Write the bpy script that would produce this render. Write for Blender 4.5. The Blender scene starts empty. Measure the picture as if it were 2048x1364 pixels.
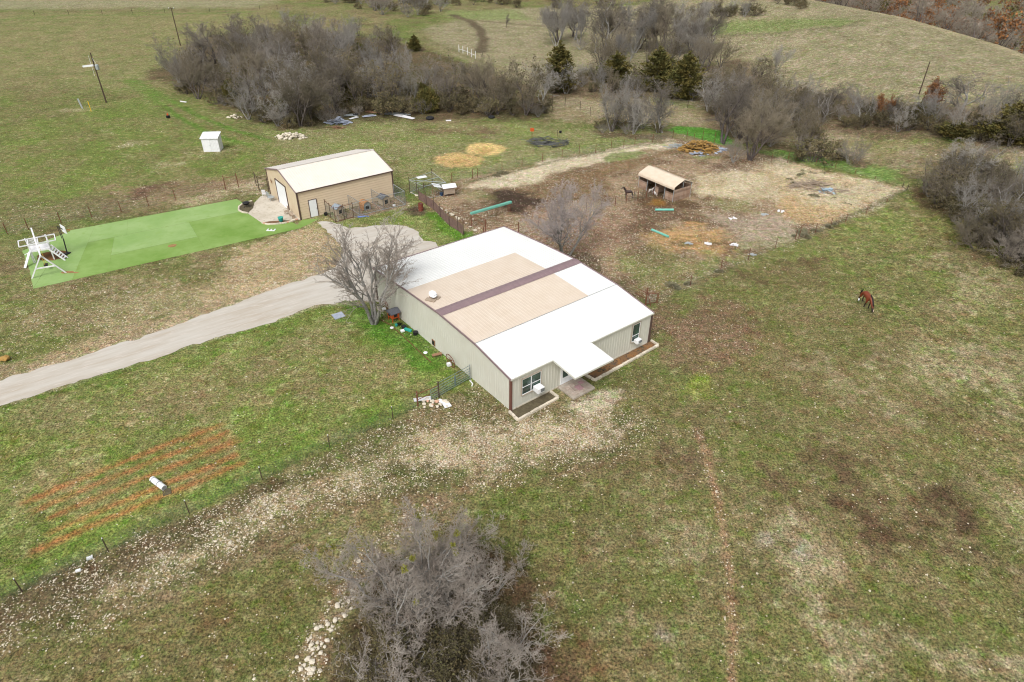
import bpy, bmesh, math, random
import numpy as np
from mathutils import Vector, Matrix
S = bpy.context.scene
C = S.collection
D2R = math.radians
# ---------------------------------------------------------------- camera
FPX, CX, CY, CH = 1336.9, 1024.0, 682.0, 32.92
_p, _r = D2R(34.11), D2R(0.55)
CF = np.array([0, math.cos(_p), -math.sin(_p)])
_R0 = np.array([1.0, 0, 0]); _U0 = np.cross(_R0, CF)
CR = _R0*math.cos(_r) + _U0*math.sin(_r); CU = _U0*math.cos(_r) - _R0*math.sin(_r)
cam = bpy.data.cameras.new('camera'); co = bpy.data.objects.new('camera', cam); C.objects.link(co)
cam.sensor_width = 36; cam.lens = FPX/2048*36; cam.clip_end = 6000; cam.clip_start = 0.5
co.matrix_world = Matrix(((CR[0], CU[0], -CF[0], 0), (CR[1], CU[1], -CF[1], 0), (CR[2], CU[2], -CF[2], CH), (0, 0, 0, 1)))
S.camera = co
# ---------------------------------------------------------------- sky and sun (bright overcast)
SUN_EL, SUN_AZ = 52, 200            # azimuth: clockwise from +Y (north)
w = bpy.data.worlds.new('World'); S.world = w; w.use_nodes = True
nt = w.node_tree; nt.nodes.clear()
sky = nt.nodes.new('ShaderNodeTexSky'); sky.sky_type = 'NISHITA'; sky.sun_disc = False
sky.sun_elevation = D2R(SUN_EL); sky.sun_rotation = D2R(SUN_AZ); sky.air_density = 1.2; sky.dust_density = 5; sky.ozone_density = 1
hs = nt.nodes.new('ShaderNodeHueSaturation'); hs.inputs['Saturation'].default_value = 0.14
bg = nt.nodes.new('ShaderNodeBackground'); bg.inputs[1].default_value = 0.14
wo = nt.nodes.new('ShaderNodeOutputWorld')
nt.links.new(sky.outputs[0], hs.inputs['Color']); nt.links.new(hs.outputs[0], bg.inputs[0]); nt.links.new(bg.outputs[0], wo.inputs[0])
sl = bpy.data.lights.new('sun', 'SUN'); sl.energy = 1.3; sl.angle = D2R(25); sl.color = (1, 0.975, 0.94)
so = bpy.data.objects.new('sun', sl); C.objects.link(so)
_a = D2R(SUN_AZ); _e = D2R(SUN_EL)
sd = Vector((math.sin(_a)*math.cos(_e), math.cos(_a)*math.cos(_e), math.sin(_e)))
so.rotation_euler = sd.to_track_quat('Z', 'Y').to_euler(); so.location = (0, 0, 80)
S.view_settings.view_transform = 'Standard'; S.view_settings.look = 'None'
S.view_settings.exposure = 0.30; S.view_settings.gamma = 1
S.cycles.use_denoising = True; S.cycles.filter_width = 1.1
S.render.resolution_x = 1024; S.render.resolution_y = 682
# ---------------------------------------------------------------- terrain
def ray(px, py): return CF + CR*(px-CX)/FPX - CU*(py-CY)/FPX
def hitz(px, py, z=0.0):
    d = ray(px, py); t = (z-CH)/d[2]; return np.array([d[0]*t, d[1]*t, z])
CREST_Z = 7.0
_cr = [hitz(px, py, CREST_Z)[:2] for px, py in ((1560, -10), (1620, 2), (1780, 33), (1880, 62), (1960, 86), (2048, 120), (2150, 165))]
_cr = [_cr[0] + (_cr[0]-_cr[1])*14] + _cr + [_cr[-1] + (_cr[-1]-_cr[-2])*12]
CREST = np.array(_cr)
def sstep(a, b, x):
    t = np.clip((x-a)/(b-a), 0, 1); return t*t*(3-2*t)
def crest_s(x, y):
    x = np.asarray(x, float); y = np.asarray(y, float)
    best = np.full(x.shape, 1e9); sg = np.ones(x.shape)
    for a, b in zip(CREST[:-1], CREST[1:]):
        e = b-a; L = e@e
        t = np.clip(((x-a[0])*e[0]+(y-a[1])*e[1])/L, 0, 1)
        dx = x-(a[0]+t*e[0]); dy = y-(a[1]+t*e[1]); d = np.hypot(dx, dy)
        s = np.where(e[0]*dy-e[1]*dx > 0, 1.0, -1.0)
        m = d < best; best = np.where(m, d, best); sg = np.where(m, s, sg)
    return best*sg
def terrain(x, y):
    x = np.asarray(x, float); y = np.asarray(y, float)
    s = crest_s(x, y)
    up = sstep(-62, -2, s)*CREST_Z
    down = -np.clip(s-1, 0, None)*0.30*sstep(0, 10, s)
    down = np.maximum(down, -13 + 2*np.sin(x*0.02)+np.clip(s-60, 0, 200)*.05)
    w_ = sstep(30, 75, x)
    h = (up + np.where(s > 0, down, 0))*w_
    far = sstep(300, 900, np.hypot(x, y))
    return h + far*(6*np.sin(x*.004+1)*np.cos(y*.005)-3)
def P(px, py, dz=0.0):
    d = ray(px, py); d = d/np.linalg.norm(d)
    t0 = (12-CH)/d[2]
    if t0 < 0 or t0 > 1200: t0 = 1200
    z0 = hitz(px, py, 0)
    if z0[1] < 105 and z0[0] < 60: return Vector((z0[0], z0[1], dz))
    t = np.arange(max(t0-60, 10), t0+500, 0.5)
    X = d[0]*t; Y = d[1]*t; Z = CH+d[2]*t
    below = np.nonzero(Z <= terrain(X, Y))[0]
    i = below[0] if len(below) else len(t)-1
    return Vector((X[i], Y[i], float(terrain(X[i], Y[i]))+dz))
def GZ(x, y): return float(terrain(x, y))
def HGT(px, py, ty):
    b = P(px, py); d = ray(px, ty); t = math.hypot(b[0], b[1])/math.hypot(d[0], d[1])
    return CH + d[2]*t - b[2]
# ---------------------------------------------------------------- helpers
def lin(c): c = c/255.0; return c/12.92 if c <= 0.04045 else ((c+0.055)/1.055)**2.4
LF = 1.22
def K(r, g, b, f=1.0): return tuple(min(0.9, lin(v)/LF*f) for v in (r, g, b))
def tag(o, label=None, cat=None, group=None, kind=None):
    if label: o['label'] = label
    if cat: o['category'] = cat
    if group: o['group'] = group
    if kind: o['kind'] = kind
    return o
def thing(name, label, cat, loc=(0, 0, 0), rz=0.0, group=None):
    o = bpy.data.objects.new(name, None); C.objects.link(o); o.empty_display_size = 0.3
    o.location = loc; o.rotation_euler = (0, 0, rz); return tag(o, label, cat, group)
def link(name, me, mat, parent=None):
    if mat is not None and len(me.materials) == 0: me.materials.append(mat)
    o = bpy.data.objects.new(name, me); C.objects.link(o)
    if parent is not None: o.parent = parent
    return o
def fastmesh(name, V, F, mat_idx=None):
    V = np.asarray(V, np.float32); F = np.asarray(F, np.int32); k = F.shape[1]
    me = bpy.data.meshes.new(name); me.vertices.add(len(V)); me.vertices.foreach_set('co', V.ravel())
    me.loops.add(F.size); me.loops.foreach_set('vertex_index', F.ravel())
    me.polygons.add(len(F)); me.polygons.foreach_set('loop_start', np.arange(0, F.size, k, dtype=np.int32))
    try: me.polygons.foreach_set('loop_total', np.full(len(F), k, dtype=np.int32))
    except Exception: pass
    if mat_idx is not None: me.polygons.foreach_set('material_index', np.asarray(mat_idx, np.int32))
    me.update(calc_edges=True); return me
class MB:
    def __init__(s): s.v = []; s.f = []
    def quadstrip(s, pts): pass
    def add(s, vs, fs):
        n = len(s.v); s.v += [tuple(v) for v in vs]; s.f += [tuple(i+n for i in f) for f in fs]; return s
    def box(s, c, d, rz=0, M=None):
        x, y, z = d[0]/2, d[1]/2, d[2]/2
        vs = [Vector(p) for p in ((-x, -y, -z), (x, -y, -z), (x, y, -z), (-x, y, -z), (-x, -y, z), (x, -y, z), (x, y, z), (-x, y, z))]
        R = M if M is not None else Matrix.Rotation(rz, 3, 'Z')
        return s.add([R@v+Vector(c) for v in vs], [(0, 3, 2, 1), (4, 5, 6, 7), (0, 1, 5, 4), (1, 2, 6, 5), (2, 3, 7, 6), (3, 0, 4, 7)])
    def bar(s, a, b, wd, th=None, up=(0, 0, 1)):
        a = Vector(a); b = Vector(b); th = th or wd; d = (b-a); L = d.length
        if L < 1e-6: return s
        d /= L; u = Vector(up)
        if abs(d.dot(u)) > .98: u = Vector((1, 0, 0))
        x = d.cross(u).normalized(); z = x.cross(d)
        M = Matrix((x, d, z)).transposed()
        return s.box((a+b)/2, (wd, L, th), M=M)
    def tube(s, pts, r, n=8, cap=True, closed=False):
        pts = [Vector(p) for p in pts]; rs = r if isinstance(r, (list, tuple)) else [r]*len(pts); vs = []; m = len(pts)
        for i, p in enumerate(pts):
            d = (pts[min(i+1, m-1)]-pts[max(i-1, 0)]) if not closed else (pts[(i+1) % m]-pts[i-1])
            d.normalize(); u = Vector((0, 0, 1)) if abs(d.z) < .9 else Vector((1, 0, 0))
            x = d.cross(u).normalized(); y = d.cross(x)
            for k in range(n):
                a = 2*math.pi*k/n; vs.append(p+(x*math.cos(a)+y*math.sin(a))*rs[i])
        fs = []
        for i in range(m if closed else m-1):
            j = (i+1) % m
            for k in range(n): fs.append((i*n+k, i*n+(k+1) % n, j*n+(k+1) % n, j*n+k))
        if cap and not closed: fs.append(tuple(range(n))[::-1]); fs.append(tuple((m-1)*n+k for k in range(n)))
        return s.add(vs, fs)
    def lathe(s, c, prof, n=14):
        c = Vector(c); vs = []
        for r, z in prof:
            for k in range(n):
                a = 2*math.pi*k/n; vs.append(c+Vector((r*math.cos(a), r*math.sin(a), z)))
        fs = [(i*n+k, i*n+(k+1) % n, (i+1)*n+(k+1) % n, (i+1)*n+k) for i in range(len(prof)-1) for k in range(n)]
        fs.append(tuple(range(n))[::-1]); fs.append(tuple((len(prof)-1)*n+k for k in range(n)))
        return s.add(vs, fs)
    def rock(s, c, r, rng, sq=.7):
        bm = bmesh.new(); bmesh.ops.create_icosphere(bm, subdivisions=1, radius=1)
        k = [rng.uniform(.75, 1.25) for _ in range(3)]; M = Matrix.Rotation(rng.uniform(0, 6.28), 3, 'Z')
        vs = [M@Vector((v.co.x*k[0], v.co.y*k[1], v.co.z*sq*k[2]))*r*rng.uniform(.8, 1.15)+Vector(c) for v in bm.verts]
        fs = [[v.index for v in f.verts] for f in bm.faces]; bm.free(); return s.add(vs, fs)
    def build(s, name, mat, parent=None, smooth=False, bevel=0):
        me = bpy.data.meshes.new(name); me.from_pydata(s.v, [], s.f); me.update()
        if smooth: me.polygons.foreach_set('use_smooth', [True]*len(me.polygons))
        o = link(name, me, mat, parent)
        if bevel:
            b = o.modifiers.new('b', 'BEVEL'); b.width = bevel; b.segments = 2; b.limit_method = 'ANGLE'
        return o
def copy_tree(o, parent=None):
    c = o.copy(); C.objects.link(c)
    if parent is not None: c.parent = parent
    for ch in list(o.children): copy_tree(ch, c)
    return c
# ---------------------------------------------------------------- materials
def mat(name, col, rough=0.7, metal=0.0, col2=None, scale=3.0, detail=4, bump=0.0, spec=0.3, rnd=0.0, island=0.0, bscale=None, c3=None, obj=True, thr=(0.35, 0.65), stretch=None):
    m = bpy.data.materials.new(name); m.use_nodes = True; t = m.node_tree; b = t.nodes['Principled BSDF']
    b.inputs['Roughness'].default_value = rough; b.inputs['Metallic'].default_value = metal
    b.inputs['Specular IOR Level'].default_value = spec
    b.inputs['Base Color'].default_value = (*col, 1)
    out = None; tc = t.nodes.new('ShaderNodeTexCoord'); src = tc.outputs['Object']
    if stretch:
        mp = t.nodes.new('ShaderNodeMapping'); mp.vector_type = 'TEXTURE'; mp.inputs['Rotation'].default_value = (0, 0, stretch[0]); mp.inputs['Scale'].default_value = (stretch[1], stretch[2], 1); t.links.new(src, mp.inputs[0]); src = mp.outputs[0]
    def mix(a, bb, fac, mode='MIX'):
        n = t.nodes.new('ShaderNodeMix'); n.data_type = 'RGBA'; n.blend_type = mode
        for sock, v in ((n.inputs[6], a), (n.inputs[7], bb)):
            if isinstance(v, tuple): sock.default_value = (*v[:3], 1)
            else: t.links.new(v, sock)
        if isinstance(fac, float): n.inputs[0].default_value = fac
        else: t.links.new(fac, n.inputs[0])
        return n.outputs[2]
    cur = col
    if col2 is not None:
        n = t.nodes.new('ShaderNodeTexNoise'); n.inputs['Scale'].default_value = scale; n.inputs['Detail'].default_value = detail; n.inputs['Roughness'].default_value = .65
        t.links.new(src, n.inputs['Vector'])
        r = t.nodes.new('ShaderNodeMapRange'); r.inputs['From Min'].default_value = thr[0]; r.inputs['From Max'].default_value = thr[1]
        t.links.new(n.outputs['Fac'], r.inputs['Value']); cur = mix(col, col2, r.outputs[0])
        if c3 is not None:
            n2 = t.nodes.new('ShaderNodeTexNoise'); n2.inputs['Scale'].default_value = scale*6; n2.inputs['Detail'].default_value = 3
            t.links.new(src, n2.inputs['Vector'])
            r2 = t.nodes.new('ShaderNodeMapRange'); r2.inputs['From Min'].default_value = .55; r2.inputs['From Max'].default_value = .7
            t.links.new(n2.outputs['Fac'], r2.inputs['Value']); cur = mix(cur, c3, r2.outputs[0])
    if rnd or island:
        if island: g = t.nodes.new('ShaderNodeNewGeometry'); o_ = g.outputs['Random Per Island']; amp = island
        else: g = t.nodes.new('ShaderNodeObjectInfo'); o_ = g.outputs['Random']; amp = rnd
        r = t.nodes.new('ShaderNodeMapRange'); r.inputs['To Min'].default_value = 1-amp; r.inputs['To Max'].default_value = 1+amp
        t.links.new(o_, r.inputs['Value'])
        cur = mix(cur, r.outputs[0], 1.0, 'MULTIPLY')
    if not isinstance(cur, tuple): t.links.new(cur, b.inputs['Base Color'])
    if bump:
        n = t.nodes.new('ShaderNodeTexNoise'); n.inputs['Scale'].default_value = bscale or scale*4; n.inputs['Detail'].default_value = 5
        t.links.new(src, n.inputs['Vector'])
        bp = t.nodes.new('ShaderNodeBump'); bp.inputs['Strength'].default_value = bump; bp.inputs['Distance'].default_value = 0.05
        t.links.new(n.outputs['Fac'], bp.inputs['Height']); t.links.new(bp.outputs[0], b.inputs['Normal'])
    return m
M = {}
M['roof_white'] = mat('roof_white', (.71, .715, .70), .45, col2=(.67, .675, .66), scale=.5, spec=.4)
M['roof_tan'] = mat('roof_tan', K(236, 220, 202, .90), .5, col2=K(230, 212, 192, .90), scale=.8, spec=.4)
M['trim_brown'] = mat('trim_brown', K(140, 118, 122), .5, col2=K(150, 128, 130), scale=2, spec=.4)
M['trim_dark'] = mat('trim_dark', K(92, 72, 66), .5, spec=.4)
M['wall_cream'] = mat('wall_cream', (.57, .565, .495), .5, col2=(.54, .53, .455), scale=.7, spec=.35)
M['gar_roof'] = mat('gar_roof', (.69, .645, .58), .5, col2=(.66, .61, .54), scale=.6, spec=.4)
M['gar_roof2'] = mat('gar_roof2', (.60, .56, .52), .5, col2=(.57, .53, .49), scale=.6, spec=.4)  # darker copy of the same cream, puts the rear slope's shade into the colour
M['gar_wall'] = mat('gar_wall', (.62, .50, .355), .55, col2=(.59, .47, .33), scale=.8, spec=.3)
M['white'] = mat('white', (.78, .79, .80), .4, col2=(.72, .73, .74), scale=3)
M['white_wood'] = mat('white_wood', (.76, .76, .78), .6, col2=(.66, .65, .66), scale=6)
M['glass'] = mat('glass', (.03, .04, .035), .06, spec=.6, col2=(.05, .10, .08), scale=1.2)  # greenish second tone paints a hint of reflection into the panes
M['black'] = mat('black', (.015, .015, .017), .5)
M['grey_metal'] = mat('grey_metal', (.35, .37, .38), .45, .3, col2=(.25, .27, .28), scale=6)
M['rust'] = mat('rust', (.12, .045, .028), .85, col2=(.20, .08, .045), scale=5)
M['rust_panel'] = mat('rust_panel', (.13, .085, .075), .85, col2=(.20, .13, .11), scale=2, c3=(.16, .08, .05))
M['wire'] = mat('wire', (.22, .25, .23), .6)
M['wire_green'] = mat('wire_green', (.08, .14, .09), .6)
M['galv'] = mat('galv', (.42, .46, .47), .45, .4)
M['pipe_green'] = mat('pipe_green', (.13, .42, .32), .5, col2=(.2, .5, .42), scale=3)
M['concrete'] = mat('concrete', K(214, 205, 190), .85, col2=K(196, 186, 168), scale=.5, detail=6, bump=.1, c3=K(180, 168, 148))
M['slab'] = mat('slab', K(190, 180, 168), .9, col2=K(165, 152, 138), scale=2)
M['paver'] = mat('paver', K(196, 182, 170), .9, col2=K(170, 152, 140), scale=4, island=.15)
M['chalk'] = mat('chalk', K(196, 150, 162), .9, col2=K(170, 145, 140), scale=9)
M['stone'] = mat('stone', (.52, .46, .36), .9, col2=(.62, .56, .46), scale=4, island=.18)
M['stone_red'] = mat('stone_red', (.55, .3, .2), .9, col2=(.6, .4, .3), scale=4, island=.15)
M['soil_dark'] = mat('soil_dark', K(88, 78, 62), .95, col2=K(110, 100, 78), scale=3, c3=K(80, 88, 50), bump=.5, bscale=20)
M['mulch'] = mat('mulch', K(150, 108, 66), .95, col2=K(105, 90, 74), scale=.9, c3=K(60, 58, 58), bump=.5, bscale=20)
M['wood_grey'] = mat('wood_grey', (.30, .23, .17), .85, col2=(.38, .31, .24), scale=3, island=.25)
M['wood_brown'] = mat('wood_brown', (.28, .16, .09), .85, col2=(.22, .12, .07), scale=3, island=.2)
M['wood_pole'] = mat('wood_pole', (.06, .04, .03), .9, col2=(.10, .07, .05), scale=5)
M['orange'] = mat('orange', (.55, .10, .02), .6, col2=(.45, .08, .02), scale=5)
M['shingle'] = mat('shingle', (.09, .095, .11), .9, col2=(.13, .13, .15), scale=12)
M['shingle_blue'] = mat('shingle_blue', (.22, .27, .32), .8, col2=(.28, .32, .36), scale=8)
M['plastic_tan'] = mat('plastic_tan', (.42, .34, .25), .6)
M['yellow'] = mat('yellow', (.8, .5, .02), .5)
M['teal'] = mat('teal', (.03, .32, .27), .4)
M['shelter_roof'] = mat('shelter_roof', K(230, 214, 194), .5, col2=K(222, 202, 178), scale=1.2)
M['tyre'] = mat('tyre', (.02, .02, .022), .8)
M['scrap_blue'] = mat('scrap_blue', (.30, .34, .42), .5, .2, col2=(.42, .45, .52), scale=3, island=.3)
M['hay'] = mat('hay', (.38, .22, .06), .95, col2=(.28, .17, .05), scale=6, c3=(.45, .3, .12), island=.2)
M['brick_orange'] = mat('brick_orange', (.5, .2, .1), .9)
M['bark_grey'] = mat('bark_grey', (.33, .315, .295), .9, col2=(.20, .19, .17), scale=5, rnd=.2)
M['bark_dark'] = mat('bark_dark', (.13, .11, .10), .9, col2=(.08, .065, .06), scale=5, rnd=.2)
M['twig'] = mat('twig', (.25, .218, .182), .9, col2=(.17, .147, .118), scale=.35, rnd=.42)
M['twig_pale'] = mat('twig_pale', (.34, .32, .29), .9, col2=(.25, .23, .205), scale=.4, rnd=.3)
M['twig_tan'] = mat('twig_tan', (.24, .20, .15), .9, col2=(.17, .15, .10), scale=.4, rnd=.25)
M['twig_near'] = mat('twig_near', (.40, .36, .315), .9, col2=(.26, .215, .18), scale=.5)
M['twig_brown'] = mat('twig_brown', (.20, .165, .12), .9, col2=(.14, .125, .075), scale=.5, rnd=.3)
M['brush_leaf'] = mat('brush_leaf', (.10, .095, .04), .9, col2=(.14, .10, .05), scale=.6, rnd=.35)
M['cedar'] = mat('cedar', (.075, .085, .026), .9, col2=(.15, .115, .03), scale=.7, detail=5, rnd=.25, island=.3)
M['russet'] = mat('russet', (.20, .085, .03), .9, col2=(.28, .13, .05), scale=.8, island=.3)
M['mistletoe'] = mat('mistletoe', (.20, .22, .03), .9, col2=(.27, .24, .05), scale=5, island=.2)
M['ash'] = mat('ash', (.07, .072, .068), .95, col2=(.13, .13, .12), scale=4, island=.3)
# ---------------------------------------------------------------- ground sheet: one non-uniform grid with a painted mix of soils
def axis(a0, a1, st, outer, far):
    c = list(np.arange(a0, a1+1e-6, st)); lo = []; x = a0; s = st
    while x > -far:
        s = min(s*1.12, outer) if x > -260 else s*1.35
        x -= s; lo.append(x)
    hi = []; x = a1; s = st
    while x < far:
        s = min(s*1.12, outer) if x < 320 else s*1.35
        x += s; hi.append(x)
    return np.array(lo[::-1]+c+hi)
XS = axis(-62, 62, .4, 1.0, 2500); YS = axis(14, 118, .4, 1.0, 2500)
NX, NY = len(XS), len(YS)
GX, GY = np.meshgrid(XS, YS); GXf, GYf = GX.ravel(), GY.ravel()
def vnoise(x, y, seed):
    xi = np.floor(x).astype(np.int64); yi = np.floor(y).astype(np.int64); xf = x-xi; yf = y-yi
    def h(a, b):
        n = (a*374761393 + b*668265263 + seed*974634777) & 0xffffffff
        n = ((n ^ (n >> 13))*1274126177) & 0xffffffff
        return ((n ^ (n >> 16)) & 0xffff)/65535.0
    u = xf*xf*(3-2*xf); v = yf*yf*(3-2*yf)
    return (h(xi, yi)*(1-u)+h(xi+1, yi)*u)*(1-v)+(h(xi, yi+1)*(1-u)+h(xi+1, yi+1)*u)*v
def fbm(x, y, sc, seed, oct=4, g=.55):
    r = 0; a = 1; t = 0
    for i in range(oct):
        r = r+a*vnoise(x/sc, y/sc, seed+i*17); t += a; a *= g; sc *= .48
    return r/t
WX = (fbm(GXf, GYf, 5, 11, 5, .65)-.5); WY = (fbm(GXf, GYf, 5, 12, 5, .65)-.5)
ED = fbm(GXf, GYf, 1.9, 13, 3, .8)-.5
def inside_sd(poly, x, y):
    poly = np.asarray(poly); d = np.full(x.shape, 1e18); ins = np.zeros(x.shape, bool); n = len(poly)
    for i in range(n):
        a = poly[i]; b = poly[(i+1) % n]; e = b-a; L = max(e@e, 1e-9)
        t = np.clip(((x-a[0])*e[0]+(y-a[1])*e[1])/L, 0, 1)
        d = np.minimum(d, (x-a[0]-t*e[0])**2+(y-a[1]-t*e[1])**2)
        c = ((a[1] > y) != (b[1] > y)); 
        with np.errstate(divide='ignore', invalid='ignore'):
            xi = (b[0]-a[0])*(y-a[1])/(b[1]-a[1]+1e-12)+a[0]
        ins ^= c & (x < xi)
    return np.where(ins, 1, -1)*np.sqrt(d)
def line_sd(pts, x, y):
    pts = np.asarray(pts); d = np.full(x.shape, 1e18)
    for a, b in zip(pts[:-1], pts[1:]):
        e = b-a; L = max(e@e, 1e-9); t = np.clip(((x-a[0])*e[0]+(y-a[1])*e[1])/L, 0, 1)
        d = np.minimum(d, (x-a[0]-t*e[0])**2+(y-a[1]-t*e[1])**2)
    return np.sqrt(d)
def rgb(r, g, b):
    c = np.array([lin(r), lin(g), lin(b)])/LF; l_ = c@np.array([.3, .59, .11]); return (l_+(c-l_)*.92)*1.0
def mixc(c1, c2, f): return c1[None]*(1-f[:, None])+c2[None]*f[:, None]
n1 = fbm(GXf, GYf, 14, 1); n2 = fbm(GXf, GYf, 4, 2); n3 = fbm(GXf, GYf, 1.6, 3, 3); n4 = fbm(GXf, GYf, 35, 4, 3)
# streaks: mowing and grazing patches stretched along the slope
n5 = fbm(GXf*.35+GYf*.2, GYf*.9-GXf*.25, 3, 5)
nn = np.clip((n1*.40+n2*.35+n5*.25-.38)/.24, 0, 1)
COL = mixc(rgb(104, 112, 56), rgb(134, 120, 86), nn)
dk = sstep(.54, .64, n2*.5+n3*.5)
COL = COL*(1-dk[:, None]*.5)+rgb(105, 88, 62)[None]*dk[:, None]*.5
STN = np.full(len(GXf), .012); FINE = np.full(len(GXf), 1.0)
def layer(kind, px, soft, warp, col, op, stone=None, patch=0.0, world=False, width=None, psc=2.5, seed=0, col2=None):
    pts = np.array([(P(*q)[0], P(*q)[1]) if not world else q for q in px])
    mg = soft+warp*2+(width or 0)+1
    m = (GXf > pts[:, 0].min()-mg) & (GXf < pts[:, 0].max()+mg) & (GYf > pts[:, 1].min()-mg) & (GYf < pts[:, 1].max()+mg)
    idx = np.nonzero(m)[0]
    if not len(idx): return
    x = GXf[idx]+WX[idx]*warp*2; y = GYf[idx]+WY[idx]*warp*2
    sd = inside_sd(pts, x, y) if kind == 'poly' else (width-line_sd(pts, x, y))
    f = sstep(-soft, soft, sd+ED[idx]*(min(soft, 1.5)*(8.0 if patch >= .25 and soft < 1.6 else 4.5) if kind == 'poly' else min(.3, soft*.9)))*op
    if patch:
        q = fbm(GXf[idx], GYf[idx], psc, 40+seed); f = f*(1-patch+patch*sstep(.40, .60, q))
    c = rgb(*col)[None]*np.ones((len(idx), 1))
    if col2 is not None:
        q = fbm(GXf[idx], GYf[idx], 3.0, 60+seed); q = sstep(.4, .6, q)[:, None]; c = c*(1-q)+rgb(*col2)[None]*q
    COL[idx] = COL[idx]*(1-f[:, None])+c*f[:, None]
    if stone is not None: STN[idx] = STN[idx]*(1-f)+stone*f
L = layer
# far country
L('poly', [(-400, 20), (500, 15), (560, 0), (560, -40), (-400, -40)], 6, 4, (150, 140, 112), .8)
L('poly', [(-300, 170), (330, 150), (420, 210), (540, 290), (530, 350), (250, 385), (-100, 430)], 3, 3, (112, 124, 60), .6, col2=(124, 116, 74), seed=33)
L('poly', [(-300, 30), (520, 25), (640, 90), (400, 100), (330, 180), (0, 185), (-300, 250)], 6, 5, (126, 124, 78), .8, col2=(138, 126, 88), seed=3)
L('poly', [(850, 58), (1000, 18), (1300, 5), (1620, -5), (1760, 22), (1960, 80), (2200, 150), (2400, 300), (2048, 292), (1500, 215), (1080, 185), (900, 110)], 3, 3, (152, 138, 112), .95, col2=(140, 130, 100), seed=4)
L('poly', [(880, 20), (1030, 20), (1060, 40), (900, 40)], 3, 2, (126, 134, 80), .8)
L('poly', [(1400, 44), (1560, 40), (1740, 40), (1690, 52), (1560, 64), (1400, 68)], 2, 1.5, (118, 126, 74), .9)
L('line', [(1720, 42), (1690, 54), (1560, 67), (1400, 71)], .8, 1, (110, 98, 76), .8, width=.6)
L('poly', [(1620, 0), (1780, 31), (1960, 84), (2048, 118), (2048, 108), (1960, 72), (1780, 22)], 2, 1, (168, 152, 122), .8)
L('poly', [(1080, 187), (1200, 185), (1400, 215), (1600, 245), (2048, 300), (2200, 320), (2200, 400), (2048, 400), (1830, 385), (1700, 330), (1560, 290), (1350, 252), (1200, 245), (1080, 240)], 2, 2, (150, 134, 108), .95, col2=(138, 122, 92), seed=5)
L('poly', [(1640, 285), (1760, 280), (1830, 320), (1750, 330)], 2, 2, (132, 126, 80), .6)
L('poly', [(1900, 330), (2048, 320), (2100, 400), (1950, 420)], 2, 2, (125, 122, 72), .7, patch=.5)
L('line', [(905, 30), (940, 42), (960, 60), (968, 82), (962, 104)], .8, .8, (98, 84, 66), .95, width=1.4)
L('line', [(905, 36), (990, 45), (1080, 52)], 1, 1.5, (112, 96, 74), .7, width=1.2, patch=.5)
L('line', [(850, 78), (930, 112), (1040, 150)], .5, .5, (120, 110, 78), .8, width=.9)
L('line', [(0, 40), (140, 31), (300, 30), (500, 24)], .6, 1, (112, 122, 66), .8, width=1.2)
# mid fields
L('poly', [(0, 190), (180, 200), (330, 235), (520, 290), (540, 340), (400, 370), (0, 440)], 3, 3, (108, 120, 54), .75, col2=(122, 118, 72), seed=6)
L('poly', [(0, 165), (100, 150), (190, 190), (110, 240), (0, 260)], 2, 2, (112, 98, 70), .45, patch=.6)
L('poly', [(520, 255), (720, 245), (1290, 255), (1340, 278), (960, 352), (800, 380), (790, 330), (560, 320)], 2, 2, (126, 130, 74), .85, stone=.05, col2=(134, 128, 86), seed=7)
L('line', [(250, 160), (300, 190), (350, 230), (420, 270), (500, 290)], .4, .3, (92, 122, 40), .9, width=.5)
L('line', [(270, 160), (330, 195), (390, 230), (460, 258), (540, 282)], .4, .3, (92, 122, 40), .9, width=.5)
L('poly', [(820, 250), (1010, 258), (1000, 272), (860, 265)], 1, 1.5, (110, 84, 66), .75, patch=.6)
L('poly', [(290, 155), (400, 190), (560, 262), (700, 245), (1090, 240), (1090, 180), (830, 90), (640, 60), (420, 70)], 1.5, 2, (104, 86, 64), .95, col2=(92, 82, 56), seed=8)
L('poly', [(230, 372), (420, 362), (520, 352), (530, 375), (400, 400), (290, 400)], 1, 1.5, (140, 112, 90), .8, stone=.12, patch=.3)
L('poly', [(270, 370), (340, 368), (350, 385), (280, 395)], .6, 1, (96, 68, 56), .7, patch=.4)
L('poly', [(350, 400), (480, 370), (530, 350), (540, 385), (470, 388), (380, 410)], .6, 1, (160, 142, 112), .8, stone=.35, patch=.3)
L('poly', [(0, 420), (100, 400), (250, 395), (300, 410), (140, 450), (0, 465)], 1, 1.5, (122, 104, 82), .55, stone=.08, patch=.4)
for q in ((150, 222, .9), (225, 262, .6), (265, 288, .7), (385, 308, .6), (450, 300, .7), (330, 330, .9)):
    c_ = P(q[0], q[1]); L('poly', [(c_[0]+math.cos(a)*q[2]*2.2, c_[1]+math.sin(a)*q[2]*1.2) for a in np.arange(0, 6.2, .8)], .8, 1, (150, 140, 100), .6, stone=.5, world=True, patch=.3)
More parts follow.
